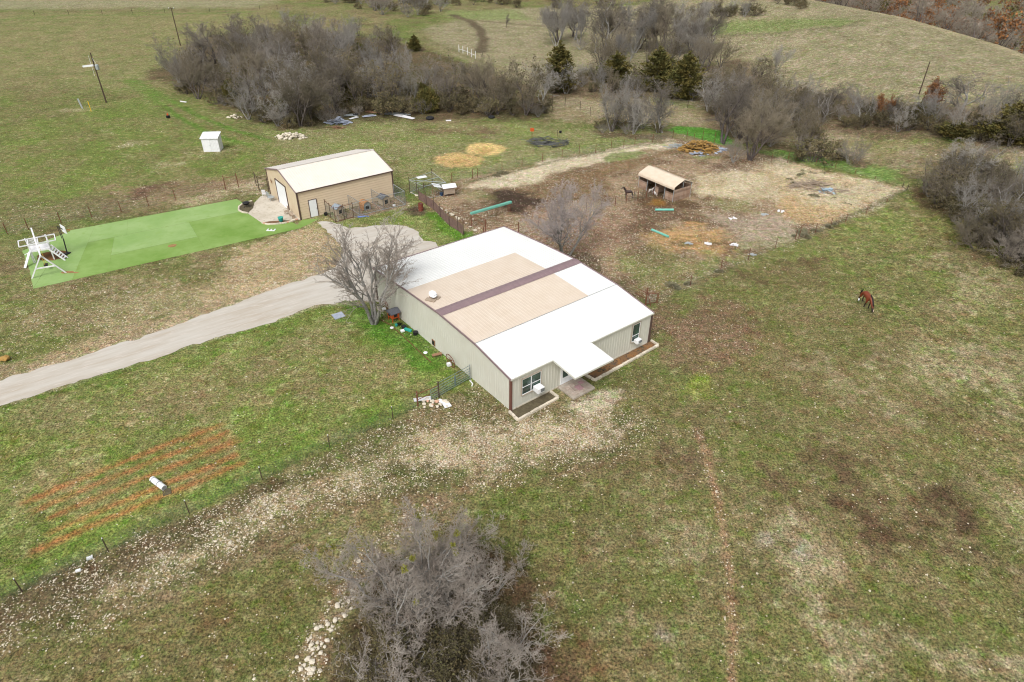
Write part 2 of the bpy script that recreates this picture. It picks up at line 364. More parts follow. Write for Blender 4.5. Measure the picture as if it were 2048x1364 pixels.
# thicket floors
L('poly', [(1095, 150), (1300, 150), (1480, 110), (1560, 170), (1620, 185), (2100, 235), (2100, 305), (1700, 268), (1560, 250), (1600, 305), (1700, 322), (1690, 335), (1560, 318), (1440, 262), (1380, 200), (1100, 196)], 1.5, 1.5, (106, 88, 68), .9, patch=.2)
L('poly', [(1190, 262), (1330, 272), (1345, 283), (1200, 274)], .8, .8, (104, 86, 68), .9)
L('poly', [(1338, 262), (1350, 254), (1400, 256), (1440, 262), (1475, 292), (1440, 289), (1385, 275)], .35, .3, (88, 138, 44), 1.0, stone=0)
L('poly', [(1475, 292), (1500, 300), (1570, 305), (1640, 322), (1740, 342), (1800, 360), (1800, 390), (1740, 370), (1660, 345), (1570, 323), (1500, 306)], .5, .5, (112, 140, 66), .8, stone=0, patch=.3)
L('poly', [(1700, 330), (1740, 340), (1730, 350), (1690, 344)], .6, .5, (110, 90, 72), .9)
L('poly', [(1800, 400), (1860, 380), (2200, 420), (2300, 640), (2048, 590), (1950, 548), (1880, 500), (1830, 455)], 1.2, 1.2, (102, 84, 60), .92, col2=(112, 106, 60), seed=9)
# corral
L('poly', [(905, 366), (960, 352), (1160, 308), (1340, 278), (1440, 289), (1560, 316), (1800, 394), (1600, 480), (1440, 545), (1310, 605), (1150, 540), (1000, 462), (930, 472), (838, 402)], .5, .4, (150, 124, 98), 1.0, stone=.28, col2=(120, 95, 72), seed=10)
L('poly', [(925, 372), (1100, 322), (1250, 294), (1340, 281), (1385, 295), (1300, 312), (1200, 325), (1100, 352), (1040, 378), (960, 378)], .6, .8, (198, 180, 152), .95, stone=.55)
L('poly', [(1490, 332), (1560, 318), (1795, 393), (1720, 430), (1640, 445), (1560, 405), (1400, 388), (1390, 352)], 1, 1, (192, 172, 138), .9, stone=.6, col2=(182, 158, 120), seed=11)
L('poly', [(1560, 385), (1700, 430), (1660, 455), (1560, 430)], .8, .8, (184, 152, 110), .8, stone=.15)
L('poly', [(1000, 375), (1100, 368), (1110, 345), (1200, 345), (1220, 380), (1160, 400), (1050, 400)], 1.2, 1, (120, 96, 70), .85, stone=.06)
L('poly', [(965, 390), (1020, 380), (1085, 395), (1090, 440), (1020, 428), (985, 408)], .8, .8, (80, 62, 50), 1.0, stone=.04)
L('poly', [(985, 385), (1060, 385), (1085, 415), (1040, 430), (1000, 410)], .8, .6, (74, 58, 48), .9, stone=.03)
L('poly', [(1170, 350), (1185, 340), (1290, 300), (1380, 290), (1390, 300), (1310, 318), (1230, 350)], .7, .7, (124, 98, 70), .8, stone=.06)
L('poly', [(930, 385), (960, 380), (990, 400), (940, 400)], .8, .8, (130, 122, 80), .7)
L('poly', [(1208, 316), (1225, 306), (1270, 303), (1298, 306), (1260, 318), (1215, 324)], .5, .5, (122, 130, 76), .9, stone=.02)
L('poly', [(1385, 315), (1410, 308), (1440, 316), (1400, 322)], .5, .5, (114, 122, 66), .8)
L('poly', [(1060, 470), (1180, 430), (1250, 425), (1300, 400), (1400, 412), (1380, 440), (1260, 470), (1160, 510)], 1, 1, (100, 76, 58), .8, stone=.12, patch=.5)
L('poly', [(1440, 440), (1560, 450), (1520, 500), (1430, 520), (1380, 500)], 1, 1, (120, 98, 78), .55, stone=.15, patch=.6)
L('poly', [(1415, 325), (1500, 318), (1530, 330), (1500, 345), (1430, 345)], .7, .7, (108, 82, 66), .75, patch=.4)
L('poly', [(1270, 395), (1300, 372), (1400, 405), (1400, 420), (1340, 412), (1290, 410)], .5, .4, (96, 74, 52), .9, stone=.05)
L('poly', [(1305, 400), (1330, 400), (1325, 412), (1300, 408)], .3, .3, (140, 98, 40), .8)
L('poly', [(1060, 410), (1170, 425), (1260, 420), (1250, 500), (1180, 520), (1060, 470)], 1.2, 1, (152, 122, 100), .8, stone=.22)
L('poly', [(1300, 470), (1360, 450), (1440, 458), (1490, 480), (1450, 510), (1340, 500)], .8, 1, (186, 146, 96), .9, stone=.1, patch=.35)
L('poly', [(1340, 475), (1480, 470), (1480, 500), (1350, 490)], .6, 1, (110, 86, 58), .8, patch=.8, psc=1.2)
L('poly', [(1420, 430), (1560, 430), (1600, 470), (1490, 500)], 1, 1, (168, 148, 130), .75, stone=.2)
L('poly', [(1250, 500), (1330, 505), (1440, 520), (1430, 545), (1320, 590), (1270, 580), (1240, 540)], 1, 1, (128, 126, 76), .85, stone=.14, patch=.4)
L('poly', [(1400, 400), (1490, 405), (1500, 425), (1440, 420)], .8, .8, (138, 130, 84), .7)
L('poly', [(1120, 505), (1180, 510), (1270, 590), (1290, 610), (1200, 560)], .5, .7, (104, 88, 70), .85, stone=.15)
L('line', [(900, 372), (1160, 312), (1340, 282)], .4, .5, (112, 106, 72), .8, width=.35)
L('line', [(1440, 545), (1600, 480), (1700, 435), (1790, 398)], .4, .5, (108, 98, 70), .8, width=.4)
L('line', [(1310, 603), (1440, 545)], .5, .6, (118, 106, 76), .6, width=.5)
for cxy, rr in (((970, 298), (3.4, 2.6)), ((921, 320), (3.5, 2.5))):
    c_ = P(*cxy); L('poly', [(c_[0]+math.cos(a)*rr[0], c_[1]+math.sin(a)*rr[1]*1.25) for a in np.arange(0, 6.2, .4)], .5, .4, (208, 176, 116) if rr[0] < 3.45 else (196, 162, 108), .95, stone=0, world=True)
    L('poly', [(c_[0]+math.cos(a)*1.3, c_[1]-.5+math.sin(a)*.9) for a in np.arange(0, 6.2, .6)], .5, .5, (176, 140, 84), .6, world=True)
# right pasture
L('poly', [(1310, 612), (1450, 555), (1800, 405), (1960, 560), (2200, 640), (2200, 1500), (1150, 1500), (1190, 900), (1330, 760), (1330, 680)], 1, 1, (112, 110, 62), .68, col2=(124, 112, 76), seed=16)
L('poly', [(1480, 500), (1620, 470), (1800, 420), (1850, 470), (1700, 520), (1500, 560)], 1.5, 1.5, (122, 130, 66), .6, patch=.4)
L('poly', [(1490, 545), (1540, 520), (1640, 520), (1630, 560), (1540, 575)], 1, 1.5, (104, 82, 62), .75, patch=.5)
L('poly', [(1300, 620), (1420, 600), (1500, 620), (1480, 700), (1430, 780), (1330, 740), (1300, 680)], 1.2, 1.2, (126, 100, 80), .85, stone=.06, patch=.25)
L('poly', [(1250, 760), (1330, 760), (1340, 850), (1250, 850), (1210, 800)], 1, 1, (120, 108, 72), .7, stone=.06, patch=.4)
L('poly', [(1360, 750), (1400, 740), (1440, 770), (1400, 795), (1365, 780)], .7, .8, (132, 142, 50), .85, patch=.5, psc=1.5)
for q in (((1450, 700), (1560, 760), (1700, 820), (1860, 900), (2048, 990)), ((1480, 650), (1640, 730), (1800, 800), (2048, 900)), ((1440, 620), (1640, 640), (1900, 690), (2048, 740))):
    L('line', list(q), .8, 1.2, (130, 102, 76), .5, width=.7, patch=.5)
for q in ([(1760, 700), (1900, 680), (2048, 720), (2048, 800), (1880, 790)], [(1540, 1080), (1640, 1090), (1700, 1190), (1640, 1230), (1560, 1180)], [(1620, 1230), (1760, 1240), (2048, 1310), (2048, 1364), (1750, 1330)], [(1930, 950), (2048, 960), (2048, 1100), (1960, 1060)], [(1300, 1070), (1370, 1090), (1380, 1150), (1310, 1130)], [(1640, 740), (1760, 770), (1800, 830), (1680, 800)], [(1880, 540), (2000, 580), (2048, 640), (1900, 620)]):
    L('poly', q, 1.3, 1.5, (158, 144, 112), .75, patch=.5)
L('poly', [(1800, 940), (1860, 935), (1960, 1010), (1985, 1090), (1900, 1100), (1870, 1040), (1830, 990)], .7, 1, (86, 66, 50), .9, patch=.5, psc=1.5)
L('poly', [(1700, 1010), (1740, 1020), (1830, 1090), (1800, 1110), (1740, 1090)], .7, .9, (92, 70, 52), .85, patch=.4)
L('poly', [(1610, 890), (1680, 910), (1760, 950), (1720, 975), (1640, 940)], .8, 1, (100, 80, 60), .8, patch=.4)
L('poly', [(1690, 955), (1830, 990), (1960, 1095), (1810, 1110), (1700, 1040)], .9, 1, (96, 76, 56), .7, patch=.6, psc=1.6, seed=2)
L('poly', [(1520, 930), (1580, 940), (1590, 975), (1530, 975)], .6, .9, (104, 82, 62), .8, patch=.4)
L('poly', [(1310, 905), (1420, 900), (1460, 930), (1350, 960), (1300, 940)], .8, 1, (104, 84, 64), .75, patch=.4)
L('poly', [(1740, 1120), (1780, 1140), (1820, 1220), (1780, 1210)], .6, .8, (100, 84, 60), .7, patch=.5)
L('line', [(1590, 1010), (1640, 1080), (1700, 1180), (1730, 1220)], .3, .5, (140, 112, 86), .7, width=.15, patch=.5)
L('line', [(1394, 860), (1410, 900), (1430, 970), (1445, 1050), (1456, 1130), (1463, 1220), (1466, 1300), (1468, 1420)], .17, .18, (152, 121, 92), 1.0, stone=.18, width=.21)
L('poly', [(1385, 845), (1400, 850), (1420, 890), (1400, 880)], .4, .4, (112, 88, 70), .7)
# lawn left of the house
L('poly', [(-60, 835), (440, 655), (650, 600), (770, 640), (830, 700), (950, 770), (835, 812), (520, 965), (0, 1195), (-80, 1230)], .6, .8, (112, 130, 52), .85, stone=.008, col2=(130, 130, 76), seed=12)
L('poly', [(-60, 850), (300, 720), (640, 620), (760, 700), (700, 860), (400, 960), (0, 1100)], 1, 1.5, (142, 126, 92), .38, patch=.95, psc=5, seed=44)
for q in ([(320, 780), (470, 730), (600, 720), (590, 770), (430, 830), (300, 860), (180, 940), (60, 960), (150, 870)], [(0, 930), (180, 900), (160, 960), (30, 990)], [(640, 690), (760, 740), (740, 800), (660, 760)]):
    L('poly', q, 1.2, 1.5, (140, 122, 86), .6, patch=.5)
L('poly', [(680, 600), (790, 640), (900, 720), (860, 735), (760, 690), (690, 650)], .8, 1, (80, 122, 28), .85, patch=.3)
L('poly', [(0, 860), (60, 860), (40, 900), (0, 920)], .8, 1, (130, 128, 50), .5)
for q in (((52, 1002), (440, 849)), ((74, 1018), (449, 866)), ((105, 1033), (462, 885)), ((101, 1064), (474, 909)), ((71, 1100), (483, 926))):
    L('line', list(q), .24, .2, (166, 108, 62), .9, width=.24, patch=.3, psc=1.3)
L('poly', [(395, 870), (455, 868), (470, 905), (420, 905)], .5, .6, (150, 100, 62), .5, patch=.5)
# gravel yard between the turf and the drive
L('poly', [(60, 590), (300, 545), (480, 500), (610, 455), (660, 440), (720, 500), (700, 560), (630, 560), (400, 640), (150, 725), (-60, 775), (-60, 620)], .8, 1, (140, 124, 90), .75, stone=.12, col2=(124, 116, 74), seed=13)
L('poly', [(480, 500), (610, 458), (660, 455), (700, 520), (650, 560), (480, 602), (400, 600)], .8, .8, (172, 148, 114), .9, stone=.28, patch=.15)
L('poly', [(180, 590), (320, 570), (430, 590), (400, 635), (250, 665), (200, 640)], 1, 1, (158, 142, 106), .7, stone=.3, patch=.4)
L('poly', [(-60, 770), (150, 722), (400, 636), (480, 600), (470, 592), (300, 640), (120, 700), (-60, 745)], .4, .5, (164, 142, 112), .75, stone=.05)
L('poly', [(-40, 560), (60, 600), (110, 690), (0, 730), (-40, 700)], 1, 1.2, (104, 116, 50), .7, patch=.4)
# yard between garage and house
L('poly', [(610, 452), (660, 430), (760, 425), (840, 400), (935, 472), (990, 470), (900, 520), (850, 490), (830, 460), (770, 455), (690, 455)], .5, .6, (126, 134, 72), .9, stone=.02, col2=(140, 134, 90), seed=14)
L('poly', [(845, 420), (880, 425), (960, 480), (930, 490), (880, 455)], .5, .4, (90, 128, 30), .9)
L('poly', [(808, 418), (835, 408), (860, 425), (830, 435)], .4, .4, (86, 70, 58), .9)
L('poly', [(655, 432), (700, 418), (800, 390), (820, 410), (760, 428), (675, 446)], .3, .3, (138, 116, 100), .9, stone=.06)
L('poly', [(590, 445), (660, 428), (680, 440), (620, 456)], .3, .3, (150, 140, 96), .8)
L('line', [(630, 600), (520, 655), (440, 670), (260, 736), (140, 770), (0, 818)], .35, .5, (92, 116, 40), .55, width=.5, patch=.3)
# stony band and dark soil below the lower fence
L('poly', [(-60, 1225), (520, 968), (840, 812), (950, 770), (1010, 830), (1200, 800), (1330, 850), (1290, 900), (1000, 960), (720, 1010), (420, 1150), (180, 1260), (-60, 1340)], .5, .5, (120, 106, 74), .95, stone=.26, col2=(106, 100, 64), seed=15)
L('poly', [(-60, 1228), (300, 1070), (520, 970), (640, 930), (560, 985), (350, 1100), (150, 1210), (-60, 1300)], .5, .6, (98, 84, 60), .8, stone=.3)
L('poly', [(230, 1170), (420, 1070), (620, 970), (850, 870), (950, 850), (1180, 830), (1200, 880), (960, 925), (740, 965), (620, 1030), (430, 1125), (240, 1220)], .7, .7, (170, 152, 116), .8, stone=.95, patch=.65, psc=1.2)
L('poly', [(860, 880), (980, 860), (1200, 810), (1235, 850), (1180, 905), (980, 945), (860, 950)], .8, .7, (176, 154, 124), .85, stone=.6, patch=.4, psc=1.3)
L('poly', [(1130, 815), (1200, 785), (1235, 782), (1230, 800), (1170, 828)], .35, .3, (188, 172, 150), .9, stone=.3)
L('poly', [(420, 1130), (700, 1005), (900, 965), (1150, 935), (1280, 905), (1290, 925), (1100, 965), (820, 1000), (640, 1060), (430, 1160)], .5, .6, (120, 98, 72), .65, stone=.05, patch=.3)
L('poly', [(-60, 1300), (200, 1250), (430, 1160), (640, 1065), (700, 1070), (640, 1250), (560, 1364), (560, 1500), (-60, 1500)], .8, .8, (112, 106, 60), .6, stone=.03, patch=.3)
L('poly', [(400, 1200), (460, 1210), (470, 1240), (410, 1240)], .4, .5, (108, 78, 52), .6, patch=.7, psc=.8)
L('poly', [(640, 1220), (700, 1100), (840, 1000), (900, 970), (930, 1000), (760, 1100), (690, 1240), (640, 1340), (600, 1364), (590, 1300)], .5, .5, (138, 118, 90), .8, stone=.3)
L('poly', [(650, 1364), (690, 1220), (800, 1120), (950, 1080), (1060, 1130), (1120, 1250), (1140, 1500), (640, 1500)], .7, .7, (84, 68, 48), .9, stone=.02)
L('poly', [(1000, 990), (1150, 960), (1190, 1100), (1140, 1250), (1060, 1120)], .8, .8, (112, 110, 60), .6, patch=.3)
L('poly', [(1060, 1120), (1110, 1110), (1160, 1260), (1130, 1364), (1090, 1364)], .6, .7, (112, 84, 64), .8, patch=.4)
for q in ((1220, 1300, .9), (1300, 1290, .6), (1240, 1345, .5), (1530, 1300, .7)):
    c_ = P(q[0], q[1]); L('poly', [(c_[0]+math.cos(a)*q[2], c_[1]+math.sin(a)*q[2]) for a in np.arange(0, 6.2, .8)], .4, .5, (104, 78, 50), .6, world=True, patch=.8, psc=.6)
for q in ((1330, 1275), (1540, 1080), (1600, 1110)):
    c_ = P(*q); L('poly', [(c_[0]+math.cos(a)*.5, c_[1]+math.sin(a)*.5) for a in np.arange(0, 6.2, .8)], .4, .5, (152, 142, 124), .8, world=True, patch=.3)
L('line', [(-60, 778), (0, 766), (147, 722), (290, 675), (393, 640), (513, 595), (632, 552)], .5, .7, (178, 160, 136), .8, width=.5, patch=.4, psc=1.0, stone=.1)
L('line', [(0, 808), (150, 762), (263, 728), (376, 690), (478, 660), (560, 636), (632, 610), (740, 604)], .4, .6, (168, 156, 130), .75, width=.35, patch=.5, psc=1.0, stone=.15)
GZf = terrain(GXf, GYf)
ii = np.arange((NY-1)*NX).reshape(NY-1, NX)[:, :-1].ravel()
me = fastmesh('ground', np.stack([GXf, GYf, GZf], 1), np.stack([ii, ii+1, ii+NX+1, ii+NX], 1))
ca = me.color_attributes.new('soil', 'FLOAT_COLOR', 'POINT')
ca.data.foreach_set('color', np.concatenate([np.clip(COL*np.array([.965, 1.03, 1.03])[None], 0, 1), STN[:, None]], 1).astype(np.float32).ravel())
me.polygons.foreach_set('use_smooth', [True]*len(me.polygons))
gm = bpy.data.materials.new('ground'); gm.use_nodes = True; t = gm.node_tree; bs = t.nodes['Principled BSDF']
bs.inputs['Roughness'].default_value = .95; bs.inputs['Specular IOR Level'].default_value = .12
def N(tp, **kw):
    n = t.nodes.new(tp)
    for k, v in kw.items(): n.inputs[k].default_value = v
    return n
def lk(a, b): t.links.new(a, b)
tc = N('ShaderNodeTexCoord'); at = N('ShaderNodeAttribute'); at.attribute_name = 'soil'
def noise(sc, det=4, ro=.6, sy=None):
    n = N('ShaderNodeTexNoise', Scale=sc, Detail=det, Roughness=ro)
    if sy:
        mp = N('ShaderNodeMapping'); mp.inputs['Scale'].default_value = (1, sy, 1); mp.inputs['Rotation'].default_value = (0, 0, .5); lk(tc.outputs['Object'], mp.inputs[0]); lk(mp.outputs[0], n.inputs['Vector'])
    else: lk(tc.outputs['Object'], n.inputs['Vector'])
    return n.outputs['Fac']
def mr(v, a, b, c, d):
    n = N('ShaderNodeMapRange', **{'From Min': a, 'From Max': b, 'To Min': c, 'To Max': d}); lk(v, n.inputs['Value']); return n.outputs[0]
def mx(a, b, f, mode='MIX'):
    n = t.nodes.new('ShaderNodeMix'); n.data_type = 'RGBA'; n.blend_type = mode
    for s_, v in ((n.inputs[6], a), (n.inputs[7], b)):
        if isinstance(v, tuple): s_.default_value = (*v, 1)
        else: lk(v, s_)
    if isinstance(f, float): n.inputs[0].default_value = f
    else: lk(f, n.inputs[0])
    return n.outputs[2]
f1 = mr(noise(6.5, 3, .8), .37, .63, .36, 1.72); f2 = mr(noise(1.7, 5, .7), .36, .64, .74, 1.28); f3 = mr(noise(.22, 4, .6), .35, .65, .88, 1.13)
c = mx(at.outputs['Color'], f1, 1.0, 'MULTIPLY'); c = mx(c, f2, 1.0, 'MULTIPLY'); c = mx(c, f3, 1.0, 'MULTIPLY')
gt = mr(noise(2.3, 6, .8), .44, .58, 0, 1)
c = mx(c, mx(c, (1.20, .99, 1.02), 1.0, 'MULTIPLY'), gt)
gt2 = mr(noise(1.3, 7, .8), .48, .58, 0, .9)
c = mx(c, mx(c, (.74, .98, .68), 1.0, 'MULTIPLY'), gt2)
sq = N('ShaderNodeSeparateColor'); lk(at.outputs['Color'], sq.inputs[0]); dv_ = N('ShaderNodeMath'); dv_.operation = 'DIVIDE'; lk(sq.outputs[1], dv_.inputs[0]); lk(sq.outputs[0], dv_.inputs[1])
gms = mr(dv_.outputs[0], .74, .94, .12, 1)
def mul(a, b):
    n = N('ShaderNodeMath'); n.operation = 'MULTIPLY'; lk(a, n.inputs[0]); lk(b, n.inputs[1]); return n.outputs[0]
pA_ = mul(mr(noise(.85, 8, .72), .535, .60, 0, .85), gms); c = mx(c, mx(c, (1.34, 1.33, 1.62), 1.0, 'MULTIPLY'), pA_)
pB_ = mr(noise(.55, 8, .74), .545, .60, 0, .85); c = mx(c, mx(c, (.80, .69, .66), 1.0, 'MULTIPLY'), pB_)
pC_ = mul(mr(noise(.70, 8, .72), .54, .60, 0, .9), gms); c = mx(c, mx(c, (.74, .96, .56), 1.0, 'MULTIPLY'), pC_)
dkn = mr(noise(8, 4, .8), .56, .66, 0, .7)
c = mx(c, mx(c, (.45, .42, .40), 1.0, 'MULTIPLY'), dkn)
strw = mr(noise(11, 3, .8, .35), .57, .66, 0, .6)
c = mx(c, mx(c, (1.85, 1.75, 1.65), 1.0, 'MULTIPLY'), strw)
# pale limestone chips, denser where the stone channel is high
vo = N('ShaderNodeTexVoronoi', Scale=9.5, Randomness=1.0); lk(tc.outputs['Object'], vo.inputs['Vector'])
sx = N('ShaderNodeSeparateColor'); lk(vo.outputs['Color'], sx.inputs[0])
ma = N('ShaderNodeMath'); ma.operation = 'LESS_THAN'; lk(sx.outputs[0], ma.inputs[0])
mm = N('ShaderNodeMath'); mm.operation = 'MULTIPLY'; mm.inputs[1].default_value = .95; lk(at.outputs['Alpha'], mm.inputs[0]); lk(mm.outputs[0], ma.inputs[1])
rd = mr(sx.outputs[1], 0, 1, .18, .58)
lt = N('ShaderNodeMath'); lt.operation = 'LESS_THAN'; lk(vo.outputs['Distance'], lt.inputs[0]); lk(rd, lt.inputs[1])
an = N('ShaderNodeMath'); an.operation = 'MULTIPLY'; lk(ma.outputs[0], an.inputs[0]); lk(lt.outputs[0], an.inputs[1])
sc_ = mx((.40, .34, .25), (.66, .60, .49), sx.outputs[2])
c = mx(c, sc_, an.outputs[0])
lk(c, bs.inputs['Base Color'])
bp = N('ShaderNodeBump', Strength=.7, Distance=.12); lk(noise(6, 6, .7), bp.inputs['Height']); lk(bp.outputs[0], bs.inputs['Normal'])
go = link('ground', me, gm); tag(go, kind='structure')
# ---------------------------------------------------------------- driveway, turf, patio
rngS = np.random.default_rng(5)
def sheet(name, pts, m, z, jit=.12, step=.5, parent=None, dens=True):
    out = []
    for a, b in zip(pts, pts[1:]+pts[:1]):
        a = np.array(a[:2]); b = np.array(b[:2]); n = max(1, int(np.linalg.norm(b-a)/step)) if dens else 1
        for i in range(n):
            p = a+(b-a)*i/n; j = (vnoise(p[0:1]*1.3, p[1:2]*1.3, 9)[0]-.5)*jit*3+(vnoise(p[0:1]*4, p[1:2]*4, 8)[0]-.5)*jit*2 if jit else 0
            k = (vnoise(p[0:1]*1.7, p[1:2]*1.7, 7)[0]-.5)*jit*4 if jit else 0
            out.append((p[0]+k, p[1]+j, z))
    bm = bmesh.new(); vs = [bm.verts.new(v) for v in out]; f = bm.faces.new(vs); bm.normal_update()
    if f.normal.z < 0: bmesh.ops.reverse_faces(bm, faces=[f])
    bmesh.ops.triangulate(bm, faces=bm.faces[:])
    mm_ = bpy.data.meshes.new(name); bm.to_mesh(mm_); bm.free(); return link(name, mm_, m, parent)
M['gravel'] = mat('gravel', K(204, 199, 190), .95, col2=K(188, 177, 162), scale=.9, detail=8, c3=K(210, 202, 192), bump=.3, bscale=25, stretch=(.60, 6.0, .8))
drv = [(-80, 782), (0, 760), (147, 718), (290, 671), (393, 636), (513, 591), (632, 549), (672, 535), (690, 505), (672, 480), (650, 458), (634, 447), (645, 441), (672, 446), (700, 456), (770, 449), (806, 451), (832, 461), (850, 481), (872, 485), (876, 498), (800, 540), (760, 604), (700, 601), (632, 612), (560, 638), (533, 650), (478, 662), (376, 694), (263, 731), (150, 765), (0, 812), (-80, 842)]
dv = sheet('driveway', [tuple(P(*q))[:2] for q in drv], M['gravel'], .012, jit=.16); tag(dv, kind='structure')
# ---------------------------------------------------------------- artificial turf
M_t = [mat('turf%d' % i, K(*c_), .95, col2=K(*d_), scale=.22, detail=7, bump=.3, bscale=40, c3=K(*e_), thr=(.38, .62)) for i, (c_, d_, e_) in enumerate((((136, 169, 96), (154, 181, 116), (142, 173, 98)), ((120, 155, 70), (144, 173, 98), (128, 159, 78)), ((142, 173, 104), (158, 183, 124), (136, 169, 94)), ((118, 153, 68), (142, 171, 96), (130, 161, 80))))]
def g2(px, py): v = P(px, py); return (v[0], v[1])
tA, tB, tC, tD = [np.array(g2(*q)) for q in ((141, 461), (496, 394), (604, 456), (66, 578))]
turf = thing('artificial_turf', 'long bright green artificial turf laid in seamed strips beside the concrete patio', 'artificial turf', (0, 0, 0))
def tq(u, v):     # bilinear on turf parallelogram, u along the length
    a = tA*(1-u)+tB*u; b = tD*(1-u)+tC*u; return tuple(a*(1-v)+b*v)
cells = [(0, .125, 0, 1, 0), (.1255, .30, 0, .34, 0), (.1255, .245, .342, 1, 1), (.2455, .60, .342, .70, 0), (.2455, .60, .702, 1, 3), (.3005, .93, 0, .34, 0), (.6005, 1, .342, .70, 3), (.6005, 1, .702, 1, 3)]
for i, (u0, u1, v0, v1, k) in enumerate(cells): sheet('turf_strip', [tq(u0, v0), tq(u1, v0), tq(u1, v1), tq(u0, v1)], M_t[k], .022+.002*(i % 2), jit=.012, parent=turf)
sheet('turf_strip', [g2(140, 463), g2(66, 577), g2(61, 543), g2(45, 502), g2(100, 478)], M_t[0], .026, jit=.02, parent=turf)
sheet('turf_strip', [g2(588, 458), g2(604, 440), g2(640, 437), g2(606, 454)], M_t[1], .017, jit=.03, parent=turf)
M['orange_soil'] = mat('orange_soil', K(176, 134, 92), .95, col2=K(140, 110, 70), scale=2)
for q, r1, r2, r3, nm in (((346, 492), .45, .35, 'worn_patch', 'orange_soil'), ((104, 512), 1.5, 1.2, 'worn_patch', 'soil_dark'), ((140, 546), .9, .25, 'worn_patch', 'orange_soil')):
    c_ = P(*q); sheet(r3, [(c_[0]+math.cos(a)*r1, c_[1]+math.sin(a)*r2) for a in np.arange(0, 6.2, .35)], M[nm] if nm != 'soil_dark' else mat('red_mud', K(134, 90, 50), .9, col2=K(100, 76, 48), scale=1.5), .034, jit=.1, parent=turf, step=.2)
# white letter E lying on the turf
e0 = P(541, 462, .05); ang = D2R(37)
eo = MB(); 
for c_, d_ in (((0, 0), (.16, .95)), ((.28, -.4), (.42, .15)), ((.25, 0), (.36, .15)), ((.28, .4), (.42, .15))): eo.box((c_[0], c_[1], 0), (d_[0], d_[1], .04))
o = eo.build('letter_sign', M['white']); o.location = e0; o.rotation_euler = (0, 0, ang+D2R(50)); tag(o, 'white letter E lying flat near the turf edge by the patio', 'letter')
# ---------------------------------------------------------------- main house
class Frame:
    def __init__(s, x, y, a): s.o = Vector((x, y, 0)); s.a = D2R(a); s.u = Vector((math.cos(s.a), math.sin(s.a), 0)); s.v = Vector((-math.sin(s.a), math.cos(s.a), 0))
    def w(s, u, v, z=0): return s.o+s.u*u+s.v*v+Vector((0, 0, z))
HF = Frame(-.06, 39.16, 38.26); GF = Frame(-25.27, 73.93, 37.08)
HW, HD = 15.28, 20.8
prof = [(0, 3.05), (4.4, 3.77), (9.6, 4.02), (14.8, 3.80), (HD, 3.38)]
def roofz(v):
    if v < 0: return 3.05+v*(.72/4.4)
    for (a, za), (b, zb) in zip(prof[:-1], prof[1:]):
        if v <= b: return za+(zb-za)*(v-a)/(b-a)
    return prof[-1][1]-(v-HD)*.08
house = thing('metal_house', 'long cream metal sided house with white and tan low roof and brown ridge cap', 'house', HF.o, HF.a)
def ribs(L_, pitch, dep, rw=.05):   # trapezoid rib profile: list of (s, offset)
    out = [(0, 0)]; n = int(L_/pitch)
    for i in range(n):
        s_ = pitch*(i+.5)
        if s_+rw >= L_: break
        out += [(s_-rw, 0), (s_-rw*.5, dep), (s_+rw*.5, dep), (s_+rw, 0)]
    return out+[(L_, 0)]
def wall_sheet(name, pfun, L_, top, m, parent, pitch=.30, dep=.018, bot=0):
    vs = []; fs = []; pr = ribs(L_, pitch, dep)
    for s_, d_ in pr: vs += [pfun(s_, d_, bot), pfun(s_, d_, top(s_))]
    for i in range(len(pr)-1): fs.append((2*i, 2*i+2, 2*i+3, 2*i+1))
    return MB().add(vs, fs).build(name, m, parent)
wall_sheet('wall', lambda s_, d_, z: (s_, -d_, z), HW, lambda s_: 3.02, M['wall_cream'], house)
wall_sheet('wall', lambda s_, d_, z: (HW-s_, HD+d_, z), HW, lambda s_: 3.36, M['wall_cream'], house)
def rib_top(s_): return roofz(s_)-.03
def side_wall(u, sg):
    vs = []; fs = []; pr = ribs(HD, .30, .018); cuts = sorted(set([p_[0] for p_ in pr]+[a for a, b in prof]))
    dm = dict(pr)
    for s_ in cuts: d_ = dm.get(s_, np.interp(s_, [p_[0] for p_ in pr], [p_[1] for p_ in pr])); vs += [(u+sg*d_, s_, 0), (u+sg*d_, s_, roofz(s_)-.03)]
    for i in range(len(cuts)-1): fs.append((2*i, 2*i+2, 2*i+3, 2*i+1) if sg > 0 else (2*i+1, 2*i+3, 2*i+2, 2*i))
    return MB().add(vs, fs).build('wall', M['wall_cream'], house)
side_wall(0, -1); side_wall(HW, 1)
def roof_sheet(name, u0, u1, v0, v1, m, dz=0, pitch=.305, dep=.026, parent=None, zf=roofz):
    pr = ribs(u1-u0, pitch, dep, .045); cuts = [v0]+[a for a, b in prof if v0 < a < v1]+[v1]; vs = []; fs = []; k = len(cuts)
    for s_, d_ in pr:
        for v_ in cuts: vs.append((u0+s_, v_, zf(v_)+d_+dz))
    for i in range(len(pr)-1):
        for j in range(k-1): fs.append((i*k+j, (i+1)*k+j, (i+1)*k+j+1, i*k+j+1))
    return MB().add(vs, fs).build(name, m, parent or house)
roof = roof_sheet('roof', -.12, HW+.12, -.12, 4.42, M['roof_white'], dz=.012)
r2 = roof_sheet('roof_panel', 12.0, HW+.12, 4.38, 9.15, M['roof_white']); r2['label'] = 'white right strip of the roof'
r3 = roof_sheet('roof_panel', -.12, 12.0, 4.38, 9.15, M['roof_tan'], dep=.012); r3['label'] = 'tan roof sheets in front of the ridge'
r4 = roof_sheet('roof_panel', -.12, 12.0, 10.05, 14.8, M['roof_tan'], dz=.004, dep=.012); r4['label'] = 'tan roof sheets behind the ridge'
r5 = roof_sheet('roof_panel', 12.0, HW+.12, 10.05, 14.8, M['roof_white'])
